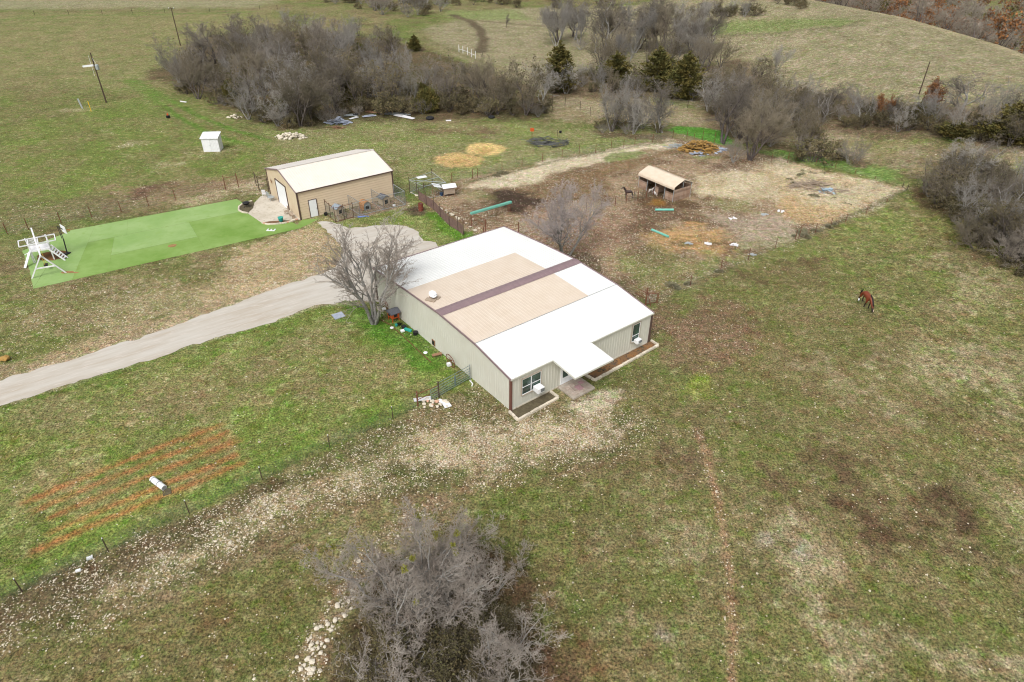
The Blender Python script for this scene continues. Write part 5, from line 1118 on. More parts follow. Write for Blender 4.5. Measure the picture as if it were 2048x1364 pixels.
o = MB().box((0, 0, .06), (.9, .4, .1), .1).build('white_board', M['white_wood']); o.location = P(897, 242); tag(o, 'small white panel lying right of the large black tyre', 'panel')
# burnt brush ring
ash = thing('burn_pile', 'ring of burnt branches and ash on the green field', 'burn pile', P(1094, 287))
rg = random.Random(6); mb = MB()
for i in range(120):
    a = rg.uniform(0, 6.28); rr_ = rg.uniform(.75, 1.15) if rg.random() < .75 else rg.random(); x = 3.0*rr_*math.cos(a); y = 1.9*rr_*math.sin(a); f_plank(.4, 1.6, .12)(mb, x, y, rg.uniform(.05, .5), rg)
mb.build('burnt_branch', M['ash'], ash)
sheet('ash_bed', [(2.0*math.cos(a)-.3, 1.1*math.sin(a)) for a in np.arange(0, 6.2, .4)], M['ash'], .02, jit=.2, parent=ash)
th = thing('rusty_stand', 'orange rusty stand left of the burnt ring', 'stand', P(1064, 274)); MB().bar((0, 0, 0), (0, 0, 1.2), .07).build('post', M['rust'], th); MB().box((0, 0, 1.1), (.6, .2, .5)).build('head', M['orange'], th)
th = thing('dark_stand', 'dark post with a bucket right of the burnt ring', 'stand', P(1114, 278)); MB().bar((0, 0, 0), (0, 0, 1.3), .07).build('post', M['wood_pole'], th); MB().lathe((.5, 0, .8), [(.18, 0), (.22, .35), (.05, .35)], 10).build('bucket', M['black'], th)
pile('hay_pile', 'golden brown pile of old hay and wood chips behind the corral', 'hay pile', (1398, 300), 3.2, 1.6, 1.5, 420, f_plank(.2, .9, .3), M['hay'], seed=7)
pile('scrap_pile', 'low pile of pale blue sheets and black pipe right of the golden hay pile', 'scrap pile', (1424, 300), 2.2, 1.0, .45, 26, f_plank(.6, 2.4, .4), M['scrap_blue'], seed=8)
pile('brush_pile', 'low grey-green pile of twigs left of the golden hay pile', 'brush pile', (1368, 294), 3.0, 1.2, .3, 90, f_plank(.4, 1.6, .08), M['galv'], seed=9)
pile('scrap_pile', 'scatter of blue and white scraps in front of the golden hay pile', 'scrap pile', (1397, 309), 1.4, .7, .35, 20, f_plank(.3, 1.0, .4), M['scrap_blue'], seed=10)
pile('lumber_pile', 'tangled heap of grey boards and branches in the pale right corral', 'lumber pile', (1622, 374), 3.0, 1.4, .9, 90, f_plank(.7, 2.2, .12), M['wood_grey'], seed=11)
pile('board_pile', 'loose pile of grey boards with blue sheet right of the tangled heap', 'lumber pile', (1662, 386), 3.2, 1.2, .5, 50, f_plank(1.0, 3.0, .16), M['wood_grey'], seed=13)
pile('blue_sheet_pile', 'pale blue plastic sheet scraps on the loose boards', 'sheet', (1658, 386), 1.4, .8, .6, 20, f_plank(.5, 1.2, .5), mat('pale_blue', (.30, .42, .50), .6, island=.3, col2=(.4, .5, .55)), seed=14)
for px, py, lab in ((1463, 437, 'white sack scrap left of the blue sheet in the corral'), (1529, 430, 'pale blue sheet on the bare corral dirt'), (1560, 423, 'white plastic scrap right of the blue corral sheet'), (1414, 488, 'white plastic scrap left of centre on the orange dirt'), (1376, 488, 'pinkish plastic scrap on the orange dirt'), (1468, 490, 'bluish white sack scrap right on the orange dirt'), (1505, 511, 'pale stone lump by the pasture fence')):
    pile('plastic_scrap', lab, 'plastic scrap', (px, py), .45, .3, .08, 7, f_plank(.2, .6, .3), M['galv'] if 'white' not in lab else M['white_wood'], seed=px)
rg = random.Random(31)
# big loose rocks at the lower left of the foreground tree
for i in range(85):
    t_ = rg.random()**1.6; px = 612+t_*120+rg.gauss(0, 14); py = 1350-t_*240+rg.uniform(-12, 12)
    o = MB().rock((0, 0, .05), min(.16, .04+rg.expovariate(20)), rg, .5).build('field_stone', M['stone']); o.location = P(px, py)
    tag(o, 'pale loose field stone in the trail left of the big foreground tree', 'stone', 'field stones trailing past the big foreground tree')
# ---------------------------------------------------------------- animals
def horse_mat(body, dark, zs):
    m = bpy.data.materials.new('coat'); m.use_nodes = True; t = m.node_tree; b = t.nodes['Principled BSDF']; b.inputs['Roughness'].default_value = .55
    tc = t.nodes.new('ShaderNodeTexCoord'); sp = t.nodes.new('ShaderNodeSeparateXYZ'); t.links.new(tc.outputs['Object'], sp.inputs[0])
    r = t.nodes.new('ShaderNodeMapRange'); r.inputs['From Min'].default_value = zs[0]; r.inputs['From Max'].default_value = zs[1]; t.links.new(sp.outputs['Z'], r.inputs['Value'])
    n = t.nodes.new('ShaderNodeMix'); n.data_type = 'RGBA'; n.inputs[6].default_value = (*dark, 1); n.inputs[7].default_value = (*body, 1); t.links.new(r.outputs[0], n.inputs[0]); t.links.new(n.outputs[2], b.inputs['Base Color']); return m
def skin(name, verts, edges, rad, m, parent, root=0, sub=2):
    me = bpy.data.meshes.new(name); me.from_pydata(verts, edges, []); o = link(name, me, m, parent)
    bm = bmesh.new(); bm.from_mesh(me); sl_ = bm.verts.layers.skin.verify()
    for v, r_ in zip(bm.verts, rad): v[sl_].radius = (r_, r_) if not isinstance(r_, tuple) else r_
    bm.verts.ensure_lookup_table(); bm.verts[root][sl_].use_root = True; bm.to_mesh(me); bm.free()
    sk = o.modifiers.new('skin', 'SKIN'); sk.use_smooth_shade = True; sb = o.modifiers.new('sub', 'SUBSURF'); sb.levels = sub; sb.render_levels = sub; return o
def quadruped(name, lab, cat, loc_, rz, sc, body, dark, graze=True, mane=True, sock=False, zs=(.45, .62), blaze=False):
    th = thing(name, lab, cat, loc_, rz)
    nk = [(.62, 0, 1.15), (.88, 0, .98), (1.10, .03, .68)] if graze else [(.62, 0, 1.28), (.82, 0, 1.52), (.95, 0, 1.72)]
    hd = [(1.22, .05, .48), (1.30, .06, .28), (1.34, .06, .12)] if graze else [(1.06, 0, 1.76), (1.22, 0, 1.62), (1.36, 0, 1.50)]
    V = [(-.05, 0, 1.08), (-.38, 0, 1.12), (-.62, 0, 1.16), (.25, 0, 1.05), (.48, 0, 1.12)]+nk+hd
    E_ = [(0, 1), (1, 2), (0, 3), (3, 4), (4, 5), (5, 6), (6, 7), (7, 8), (8, 9), (9, 10)]
    Rr = [.27, .26, .20, .27, .25, .17, .125, .11, .10, .075, .055]
    def leg(at, pts, rs):
        p0 = at
        for q, r_ in zip(pts, rs): V.append(q); Rr.append(r_); E_.append((p0, len(V)-1)); p0 = len(V)-1
    leg(4, [(.50, .15, .92), (.54, .15, .55), (.50, .15, .28), (.53, .15, .05)], [.11, .065, .042, .055])
    leg(4, [(.48, -.15, .92), (.40, -.15, .55), (.30, -.15, .28), (.30, -.15, .05)], [.11, .065, .042, .055])
    leg(2, [(-.55, .16, .90), (-.50, .16, .68), (-.70, .16, .50), (-.66, .16, .25), (-.62, .16, .05)], [.15, .10, .06, .042, .055])
    leg(2, [(-.58, -.16, .90), (-.56, -.16, .68), (-.74, -.16, .50), (-.72, -.16, .26), (-.69, -.16, .05)], [.15, .10, .06, .042, .055])
    bo = skin('body', [(x*sc, y*sc, z*sc) for x, y, z in V], E_, [r_*sc for r_ in Rr], horse_mat(body, dark, (zs[0]*sc, zs[1]*sc)), th)
    dm_ = mat('dark_hair', dark, .6)
    if mane:
        mb = MB(); 
        ln = [(.50, 0, 1.38), (.70, 0, 1.29), (.92, .02, 1.10), (1.10, .03, .86), (1.20, .04, .66)] if graze else [(.5, 0, 1.40), (.68, 0, 1.58), (.82, 0, 1.76), (.92, 0, 1.86)]
        mb.tube([(x*sc, y*sc, z*sc) for x, y, z in ln], [.05*sc]*len(ln), 6); mb.tube([((x+.01)*sc, (y+.09)*sc, (z-.10)*sc) for x, y, z in ln], [.045*sc]*len(ln), 6); mb.build('mane', dm_, th, True)
        MB().tube([(-.80*sc, 0, 1.22*sc), (-.92*sc, 0, 1.05*sc), (-.97*sc, 0, .75*sc), (-.95*sc, 0, .42*sc)], [.05*sc, .07*sc, .08*sc, .02*sc], 8).build('tail', dm_, th, True)
    else: MB().tube([(-.78*sc, 0, 1.22*sc), (-.90*sc, 0, 1.24*sc)], [.05*sc, .02*sc], 6).build('tail', dm_, th, True)
    hx, hy, hz = (1.19, .04, .60) if graze else (1.0, 0, 1.84)
    for s_ in (-1, 1): MB().tube([(hx*sc, (hy+s_*.06)*sc, hz*sc), ((hx+.05)*sc, (hy+s_*.10)*sc, (hz+.12)*sc)], [.035*sc, .008*sc], 6).build('ear', dm_ if mane else mat('ear', body, .7), th, True)
    if sock: MB().tube([(-.725*sc, -.16*sc, .34*sc), (-.70*sc, -.16*sc, .08*sc)], .060*sc, 8).build('sock', M['white'], th, True)
    if blaze: MB().tube([(1.30*sc, .13*sc, .36*sc), (1.37*sc, .12*sc, .16*sc)], [.035*sc, .03*sc], 6).build('blaze', mat('blaze', (.7, .5, .42), .6), th, True)
    return th
h0 = P(1717.5, 603); h1 = P(1729, 613); hd_ = h1-h0; hrz = math.atan2(hd_.y, hd_.x)
hc = Vector((h0.x, h0.y, 0))+Vector((math.cos(hrz), math.sin(hrz), 0))*.80
quadruped('horse', 'chestnut horse with black mane and one white sock grazing in the right pasture', 'horse', hc, hrz-.12, 1.08, (.17, .034, .011), (.012, .008, .007), sock=True, blaze=True)
quadruped('pony', 'dark brown pony standing in the wire pen left of the shelter', 'pony', P(1257, 396), math.pi-.1, .78, (.035, .016, .012), (.01, .008, .008), graze=False, zs=(.2, .4))
for q, rz, lab, c1, gz_ in (((1301, 386), .3, 'white goat with brown patches standing in the second shelter bay', (.6, .55, .5), False), ((1308, 391), -1.2, 'small white goat at the doorway post of the shelter', (.6, .56, .52), True)):
    quadruped('goat', lab, 'goat', P(*q), rz, .42, c1, (.3, .2, .15), graze=gz_, mane=False)
# ---------------------------------------------------------------- bare trees: branch skeletons turned into tapering tubes
def unit(v): return v/(np.linalg.norm(v)+1e-9)
def skeleton(seed, H, stems, spread, levels=4, nodes=(7, 5, 4, 3, 2), kids=(1.5, 1.9, 2.0, 2.2), r0=.16, lean=.5, ang=(28, 62), up=.10, ratio=.62, stem_start=.02, jit=.16, minr=.006, tipk=0, droop=0.0, rings=False, start0=2):
    rg = random.Random(seed); nr = np.random.default_rng(seed); segs = []
    def br(p, d, Ln, r, lv):
        n = nodes[lv]; st = Ln/n; pts = [p]; rr = [r]; dirs = [d]
        for i in range(n):
            d = unit(d+nr.normal(0, jit*(1+.25*lv), 3)+np.array([0, 0, up if lv < 3 else up*.4-droop])); p = p+d*st*rg.uniform(.85, 1.15)
            r2 = max(minr, r*(1-(i+1)/n*.72)); segs.append((pts[-1], p, rr[-1], r2, lv)); pts.append(p); rr.append(r2); dirs.append(d)
        if lv < levels:
            s0 = 1 if lv > 0 else (start0 if n > 3 else 1)
            for i in range(s0, n+1):
                kf = kids[lv]; nk = int(kf)+(rg.random() < kf-int(kf))
                for _ in range(nk):
                    a = math.radians(rg.uniform(*ang)); ax = unit(np.cross(dirs[i], nr.normal(0, 1, 3))); dd = unit(dirs[i]*math.cos(a)+ax*math.sin(a))
                    if dd[2] < -.25: dd[2] *= -.4; dd = unit(dd)
                    br(pts[i], dd, Ln*ratio*rg.uniform(.7, 1.15)*(1-.35*i/n), max(minr, rr[i]*.62), lv+1)
    for s in range(stems):
        az = 2*math.pi*(s+rg.uniform(-.3, .3))/stems; tl = spread*rg.uniform(.55, 1.1) if stems > 1 else spread*.3
        if rings: tl = spread*(.15, .55, .95, 1.25)[s % 4]; az = s*2.399+rg.uniform(-.2, .2)
        d = unit(np.array([math.cos(az)*tl, math.sin(az)*tl, 1.0])); b = np.array([math.cos(az)*r0*1.2, math.sin(az)*r0*1.2, -.1]) if stems > 1 else np.array([0.0, 0.0, -.1])
        br(b, d, H*rg.uniform(.62, .78) if not rings else H*.74, r0*rg.uniform(.7, 1.1), 0)
    return segs
def tubes(segs, k):
    a = np.array([s[0] for s in segs]); b = np.array([s[1] for s in segs]); ra = np.array([s[2] for s in segs]); rb = np.array([s[3] for s in segs])
    d = b-a; d /= (np.linalg.norm(d, axis=1, keepdims=True)+1e-9); u = np.where(np.abs(d[:, 2:3]) < .9, np.array([[0, 0, 1.0]]), np.array([[1.0, 0, 0]]))
    x = np.cross(d, u); x /= np.linalg.norm(x, axis=1, keepdims=True); y = np.cross(d, x); n = len(segs); V = np.zeros((n, 2*k, 3))
    b = b+d*(rb*.3)[:, None]
    for i in range(k):
        c_, s_ = math.cos(2*math.pi*i/k), math.sin(2*math.pi*i/k); o = x*c_+y*s_; V[:, i] = a+o*ra[:, None]; V[:, k+i] = b+o*rb[:, None]
    base = (np.arange(n)*2*k)[:, None]; F = np.concatenate([base+np.array([[i, (i+1) % k, k+(i+1) % k, k+i]]) for i in range(k)], 0)
    return V.reshape(-1, 3), F
def joinVF(lst):
    V = []; F = []; n = 0
    for v, f in lst: V.append(v); F.append(f+n); n += len(v)
    return np.concatenate(V), np.concatenate(F)
def leaf_quads(P_, nrm, s, rng, asp=.5):
    n = len(P_); r = rng.normal(0, 1, (n, 3)); x = np.cross(nrm, r); x /= (np.linalg.norm(x, axis=1, keepdims=True)+1e-9); y = nrm/(np.linalg.norm(nrm, axis=1, keepdims=True)+1e-9)
    s = np.asarray(s)[:, None] if np.ndim(s) else s; a = x*s*asp; b = y*s
    V = np.stack([P_-a*.6-b*.5, P_+a*.6-b*.5, P_+a+b*.5, P_-a+b*.5], 1).reshape(-1, 3); F = np.arange(4*n).reshape(n, 4); return V, F
def norm_tree(segs, H):
    z = max(s[1][2] for s in segs); return H/z
def bare_proto(seed, H, twigm, barkm, trunk_lv=1, leaves=0, lsz=1.0, **kw):
    sg = skeleton(seed, H, **kw); f = norm_tree(sg, H); sg = [(a*f, b*f, ra, rb, lv) for a, b, ra, rb, lv in sg]
    tr_ = [s for s in sg if s[4] <= trunk_lv]; tw = [s for s in sg if s[4] > trunk_lv]
    t1 = tubes(tr_, 6); t2 = tubes(tw, 3)
    if leaves:
        rng = np.random.default_rng(seed); pick = rng.choice(len(tw), leaves); p_ = np.array([tw[i][1] for i in pick])+rng.normal(0, .12, (leaves, 3))
        lf = leaf_quads(p_, rng.normal(0, 1, (leaves, 3)), rng.uniform(.08, .2, leaves)*lsz, rng, .5)
    else: lf = None
    print('PROTO', seed, len(tr_), len(tw)); R_ = np.percentile([math.hypot(s[1][0], s[1][1]) for s in sg], 97)
    return dict(t=t1, c=t2, lf=lf, H=H, R=R_, tm=barkm, cm=twigm)
def make_meshes(pr, nm, leafm=None):
    pr['tme'] = fastmesh(nm+'_trunk', *pr['t']); pr['tme'].materials.append(pr['tm'])
    if pr['c'] is not None: pr['cme'] = fastmesh(nm+'_crown', *pr['c']); pr['cme'].materials.append(pr['cm'])
    if pr['lf'] is not None: pr['lme'] = fastmesh(nm+'_leaves', *pr['lf']); pr['lme'].materials.append(leafm or M['russet'])
    return pr
def place(pr, name, lab, cat, loc_, h=None, rz=None, wscale=None, group=None, rgn=random):
    s = (h or pr['H'])/pr['H']; sx = s if wscale is None else wscale/pr['R']
    th = thing(name, lab, cat, loc_, rz if rz is not None else rgn.uniform(0, 6.28), group); th.scale = (sx, sx, s)
    link('trunk', pr['tme'], None, th)
    if pr['c'] is not None: link('crown', pr['cme'], None, th)
    if pr['lf'] is not None: link('leaves' if pr['c'] is not None else 'crown', pr['lme'], None, th)
    return th
BG = dict(levels=4, nodes=(7, 5, 4, 3, 2), kids=(1.1, 1.15, 1.25, 1.25), minr=.0095, jit=.19)
TWS = [M['twig'], M['twig_pale'], M['twig_tan'], M['twig'], M['twig_pale'], M['twig_tan']]
BKS = [M['bark_grey'], M['bark_grey'], M['bark_dark'], M['bark_dark'], M['bark_grey'], M['bark_dark']]
prA = [make_meshes(bare_proto(100+i, 8, TWS[i], BKS[i], stems=3+i % 3, spread=.55, r0=.12, leaves=(0, 0, 500, 300, 0, 900)[i], **BG), 'bare', M['brush_leaf']) for i in range(6)]
prD = [make_meshes(bare_proto(130+i, 8, TWS[i], BKS[i], stems=(1, 3, 4, 2)[i], spread=.5, r0=.16, levels=4, nodes=(7, 5, 4, 3, 2), kids=(1.6, 1.5, 1.5, 1.4), minr=.010, jit=.17, ang=(22, 52), up=.10), 'single') for i in range(4)]
prB = [make_meshes(bare_proto(200+i, 10, M['twig'], M['bark_dark'], stems=1, spread=.3, r0=.19, ratio=.56, ang=(25, 50), up=.14, levels=4, nodes=(9, 6, 4, 3, 2), kids=(1.7, 1.4, 1.5, 1.4), minr=.011), 'tall') for i in range(3)]
SH = dict(levels=3, nodes=(5, 4, 3, 2), kids=(1.2, 1.4, 1.5), minr=.009)
prS = [make_meshes(bare_proto(300+i, 3, M['twig_brown'], M['bark_dark'], leaves=1500, lsz=.75, stems=9, spread=.95, r0=.04, **SH), 'shrub', M['brush_leaf']) for i in range(4)]
prG = [make_meshes(bare_proto(350+i, 3.5, M['twig'], M['bark_grey'], stems=10, spread=.9, r0=.04, **SH), 'greyshrub') for i in range(3)]
prR = [make_meshes(bare_proto(400+i, 6, M['twig'], M['bark_dark'], leaves=5200, stems=2, spread=.35, r0=.10, levels=3, nodes=(7, 5, 3, 2), kids=(2, 2, 2), minr=.011), 'russet', M['russet']) for i in range(2)]
def cedar_proto(seed, H, R_, n=9000):
    rng = np.random.default_rng(seed); nb = 150; bz = rng.beta(1.1, 1.5, nb)*.95; ba = rng.uniform(0, 2*math.pi, nb)
    prf_ = np.clip((1-bz)**.62, .05, 1)*np.clip(bz/.12+.45, 0, 1)*rng.uniform(.55, 1.18, nb)*(1+.22*np.sin(ba*2+seed)); P_ = []; Nn = []; Sz = []
    for i in range(nb):
        k = int(n/nb*(.35+prf_[i])*1.3); t_ = rng.uniform(.15, 1, k)**.8; d = np.array([math.cos(ba[i]), math.sin(ba[i]), .0]); up = .25+.5*bz[i]
        c_ = d[None]*(t_*prf_[i]*R_)[:, None]+np.array([0, 0, 1.])[None]*(bz[i]*H*.93+.15+up*t_*t_*prf_[i]*R_*.8)[:, None]
        w_ = (.10+.30*np.sin(np.pi*np.clip(t_, 0, 1)*.8))*prf_[i]**.5; P_.append(c_+rng.normal(0, 1, (k, 3))*w_[:, None]*np.array([1, 1, .55])); Nn.append(d[None]*.8+np.array([0, 0, .9])[None]+rng.normal(0, .45, (k, 3))); Sz.append(rng.uniform(.14, .36, k))
    tp = 120; P_.append(np.stack([rng.normal(0, .10, tp), rng.normal(0, .10, tp), H*(.88+.13*rng.random(tp))], 1)); Nn.append(np.array([0, 0, 1.])+rng.normal(0, .3, (tp, 3))); Sz.append(rng.uniform(.1, .25, tp))
    c_ = leaf_quads(np.concatenate(P_), np.concatenate(Nn), np.concatenate(Sz), rng, .30)
    t_ = tubes([(np.array([0, 0, -.1]), np.array([0, 0, H*.5]), .14, .09, 0), (np.array([0, 0, H*.5]), np.array([0, 0, H*.97]), .09, .02, 0)], 7)
    return make_meshes(dict(t=t_, c=c_, lf=None, H=H, R=R_, tm=M['bark_dark'], cm=M['cedar']), 'cedar')
prC = [cedar_proto(1, 8, 2.7), cedar_proto(2, 8, 3.1), cedar_proto(3, 4, 2.8, 6000)]
rgT = random.Random(77)
# --- single trees that can be told apart
def T(pr, b, ty, name, lab, cat='tree', w=None, rz=None, group=None, hmin=1):
    q = P(*b); h = max(hmin, HGT(b[0], b[1], ty)); return place(pr, name, lab, cat, q, h, rz, w, group, rgT)
def pxm(b, n): q = P(*b); return n/FPX*math.dist(q, (0, 0, CH))   # pixels to metres at that spot
bt = 'bare_tree'
HT = bare_proto(901, 9.2, M['twig_near'], M['bark_grey'], trunk_lv=1, start0=3, stems=7, spread=.40, r0=.13, levels=4, nodes=(9, 7, 5, 4, 2), kids=(1.3, 1.05, 1.1, 1.05), minr=.0085, ang=(16, 42), up=.06, ratio=.50, jit=.10)
make_meshes(HT, 'yard'); T(HT, (749, 646), 440, bt, 'multi-stemmed bare tree by the left wall of the house', w=pxm((749, 646), 98), rz=.6)
HT2 = bare_proto(905, 9.2, mat('twig_mauve', (.42, .375, .355), .9, col2=(.32, .27, .25), scale=.5), M['bark_grey'], trunk_lv=1, start0=3, stems=3, spread=.42, r0=.14, levels=4, nodes=(9, 7, 5, 4, 2), kids=(1.7, 1.2, 1.15, 1.15), minr=.009, ang=(22, 55), up=.10, ratio=.58)
make_meshes(HT2, 'corral'); T(HT2, (1128, 524), 352, bt, 'bare grey tree in the corral close behind the house roof', w=pxm((1128, 524), 88), rz=2)
T(prD[1], (1222, 262), 160, bt, 'rounded bare tree left of the pair at the green field corner', w=pxm((1222, 262), 44))
T(prD[0], (1324, 267), 152, bt, 'taller bare tree right of the pair at the green field corner', w=pxm((1324, 267), 46))
T(prB[0], (1262, 262), 190, bt, 'slim bare tree between the pair at the green field corner', w=pxm((1262, 262), 24))
T(prD[3], (1444, 287), 150, bt, 'grey bare tree standing in the vivid green strip', w=pxm((1444, 287), 62))
T(prD[2], (1499, 320), 172, bt, 'pale leaning bare tree at the corral back fence', w=pxm((1499, 320), 72))
T(prG[0], (1466, 325), 268, 'bare_shrub', 'small many-stemmed bare shrub below the pale leaning tree', 'shrub', w=pxm((1466, 325), 26))
T(prG[1], (1701, 335), 272, 'bare_shrub', 'lone fan-shaped bare shrub beyond the right corral fence', 'shrub', w=pxm((1701, 335), 34))
T(prS[1], (1674, 326), 302, 'brown_shrub', 'small dark shrub left of the fan-shaped bare shrub', 'shrub', w=pxm((1674, 326), 14))
T(prS[0], (1622, 326), 262, 'brown_shrub', 'large brown tangled shrub beyond the corral back fence', 'shrub', w=pxm((1622, 326), 42))
T(prG[2], (1598, 318), 262, 'bare_shrub', 'grey shrub left of the large brown tangled shrub', 'shrub', w=pxm((1598, 318), 26))
T(prD[1], (1551, 147), 88, bt, 'lone small bare tree on the open tan hillside', w=pxm((1551, 147), 26))
T(prG[0], (1522, 124), 112, 'bare_shrub', 'low round shrub left of the lone hillside tree', 'shrub', w=pxm((1522, 124), 13), hmin=.8)
T(prD[0], (1913, 244), 145, bt, 'spreading bare tree before the tan slope right of the utility pole', w=pxm((1913, 244), 52))
T(prB[1], (1234, 110), 20, bt, 'tall dark bare tree left in the far group above the cedars', w=pxm((1234, 110), 40))
T(prD[3], (1311, 98), 4, bt, 'broad bare tree in the middle of the far group above the cedars', w=pxm((1311, 98), 46))
T(prB[2], (1348, 106), 30, bt, 'bare tree right of the broad one in the far group', w=pxm((1348, 106), 34))
T(prD[2], (1385, 108), 45, bt, 'rightmost bare tree of the far group above the cedars', w=pxm((1385, 108), 28))
T(prD[1], (1118, 82), 5, bt, 'bare tree at the far left end of the valley group', w=pxm((1118, 82), 34))
T(prB[0], (1145, 74), 0, bt, 'tall bare tree behind the far left end of the valley group', w=pxm((1145, 74), 30))
T(prG[1], (1160, 100), 76, 'bare_shrub', 'grey shrub on the slope below the far valley group', 'shrub', w=pxm((1160, 100), 18))
T(prD[0], (1190, 106), 38, bt, 'thin bare tree between the far valley group and the tall dark tree', w=pxm((1190, 106), 22))
T(prB[1], (1013, 56), 27, bt, 'tiny lone bare tree on the far tan slope', w=pxm((1013, 56), 8), hmin=2)
T(prD[3], (1870, 395), 300, bt, 'bare tree rising at the left tip of the right thicket', w=pxm((1870, 395), 48))
T(prC[0], (1116, 182), 82, 'cedar_tree', 'tallest green cedar at the left of the valley', w=pxm((1116, 182), 40))
T(prC[0], (1229, 166), 102, 'cedar_tree', 'smaller olive cedar second from the left in the valley', w=pxm((1229, 166), 34), rz=2)
T(prC[1], (1311, 178), 92, 'cedar_tree', 'golden olive cedar third from the left in the valley', w=pxm((1311, 178), 42), rz=4)
T(prC[1], (1367, 196), 101, 'cedar_tree', 'broad dark cedar at the right end of the valley cedars', w=pxm((1367, 196), 44), rz=1)
T(prC[1], (2022, 285), 195, 'cedar_tree', 'large dark cedar at the right edge below the hillside', w=pxm((2022, 285), 46), rz=5)
T(prC[2], (1985, 278), 235, 'cedar_tree', 'low dark cedar left of the large one at the right edge', w=pxm((1985, 278), 30), rz=5)
T(prC[2], (1912, 272), 243, 'cedar_tree', 'wide low juniper under the spreading bare tree', w=pxm((1912, 272), 38), rz=2)
T(prC[0], (1832, 240), 198, 'cedar_tree', 'small green cedar under the thin utility pole', w=pxm((1832, 240), 17), rz=2)
T(prC[2], (1963, 220), 207, 'cedar_tree', 'tiny green cedar on the tan slope right of the spreading tree', w=pxm((1963, 220), 7), hmin=.8)
T(prR[0], (1756, 243), 184, 'russet_tree', 'tree holding orange-brown dead leaves in the right tree line', w=pxm((1756, 243), 17))
T(prR[1], (1864, 225), 153, 'russet_tree', 'thin tree with reddish dead leaves behind the utility pole', w=pxm((1864, 225), 20))
T(prC[0], (829, 102), 68, 'cedar_tree', 'small olive cedar at the back right corner of the left thicket', w=pxm((829, 102), 14), rz=2)
T(prC[1], (700, 205), 155, 'cedar_tree', 'dark evergreen hidden in the left thicket above the scrap heap', w=pxm((700, 205), 24), rz=3)
T(prD[2], (603, 252), 108, bt, 'big pale-crowned bare tree at the front of the left thicket', w=pxm((603, 252), 78), rz=1)
T(prD[1], (362, 172), 104, bt, 'slanting bare tree at the left tip of the left thicket', w=pxm((362, 172), 28), rz=1)
for b_, ty_, w_, lab_ in (((1948, 512), 425, 46, 'grey tangled tree first along the near edge of the right thicket'), ((1990, 543), 440, 50, 'large pale tangled tree second along the near edge of the right thicket'), ((2030, 566), 455, 48, 'dense tangled tree at the photo right border below the thicket'), ((2075, 588), 480, 50, 'tangled tree partly cut off by the right border')):
    T(prD[(b_[0]//10) % 4], b_, ty_, bt, lab_, w=pxm(b_, w_))
    T(prS[(b_[0]//10) % 4], (b_[0]+4, b_[1]+5), ty_+58, 'brown_shrub', lab_.replace('tree', 'undergrowth').replace('grey ', 'low ').replace('large pale ', 'brown '), 'shrub', w=pxm(b_, w_*.7))
# --- thickets
def scatter(poly, n, dmin, seed):
    rg = random.Random(seed); q = np.array([tuple(P(*p))[:2] for p in poly]); lo, hi = q.min(0), q.max(0); out = []; tries = 0
    while len(out) < n and tries < n*60:
        tries += 1; x, y = rg.uniform(lo[0], hi[0]), rg.uniform(lo[1], hi[1])
        if inside_sd(q, np.array([x]), np.array([y]))[0] < 0: continue
        if any((x-a)**2+(y-b)**2 < dmin*dmin for a, b in out): continue
        out.append((x, y))
    return out
def thicket(poly, n, dmin, seed, prs, h, name, lab, cat, group, wr=(.40, .58)):
    rg = random.Random(seed+5)
    for x, y in scatter(poly, n, dmin, seed):
        hh = rg.uniform(*h); place(rg.choice(prs), name, lab, cat, (x, y, GZ(x, y)-.05), hh, rg.uniform(0, 6.28), hh*rg.uniform(*wr), group, rg)
PA = [(345, 178), (420, 210), (500, 240), (570, 256), (650, 248), (700, 230), (850, 230), (1085, 234), (1085, 208), (900, 196), (830, 165), (790, 125), (640, 108), (480, 100), (400, 120)]
thicket(PA, 84, 3.9, 1, prA+prA+prD+prB[:1], (6, 10), bt, 'bare grey tree inside the dense thicket behind the garage', 'tree', 'bare trees of the thicket behind the garage')
thicket(PA, 60, 3.0, 2, prS+prG[:1], (2.2, 4.2), 'brown_shrub', 'brown undergrowth shrub inside the dense thicket behind the garage', 'shrub', 'undergrowth of the thicket behind the garage', (.6, .8))
thicket(PA, 9, 7, 15, [prC[2], prC[1]], (2.5, 4.5), 'evergreen_bush', 'olive evergreen bush half hidden in the thicket behind the garage', 'bush', 'evergreen bushes in the thicket behind the garage', (.45, .6))
front = [(430, 205), (500, 238), (560, 258), (660, 252), (700, 232), (850, 231), (1090, 236), (1090, 226), (850, 222), (700, 222), (600, 240), (480, 215)]
thicket(front, 34, 2.2, 3, prS+prG, (1.8, 3.4), 'brown_shrub', 'brown shrub along the front edge of the thicket behind the garage', 'shrub', 'front shrubs of the thicket behind the garage', (.6, .8))
thicket([(640, 60), (800, 85), (850, 110), (820, 140), (640, 110), (500, 95), (460, 75)], 17, 5, 4, prA, (4.5, 7.5), bt, 'smaller bare tree at the back of the thicket behind the garage', 'tree', 'rear trees of the thicket behind the garage')
PM = [(1100, 196), (1180, 190), (1300, 200), (1390, 208), (1450, 215), (1450, 185), (1380, 160), (1300, 150), (1200, 150), (1100, 160)]
thicket([(1085, 84), (1175, 78), (1175, 92), (1100, 96)], 6, 4.5, 71, prD, (9, 12), bt, 'bare tree in the far left valley group by the utility line', 'tree', 'bare trees of the far left valley group')
thicket([(1200, 112), (1290, 108), (1410, 118), (1420, 98), (1300, 88), (1210, 98)], 13, 4.5, 72, prD, (9, 14), bt, 'bare tree in the far group on the slope above the cedars', 'tree', 'bare trees on the slope above the cedars')
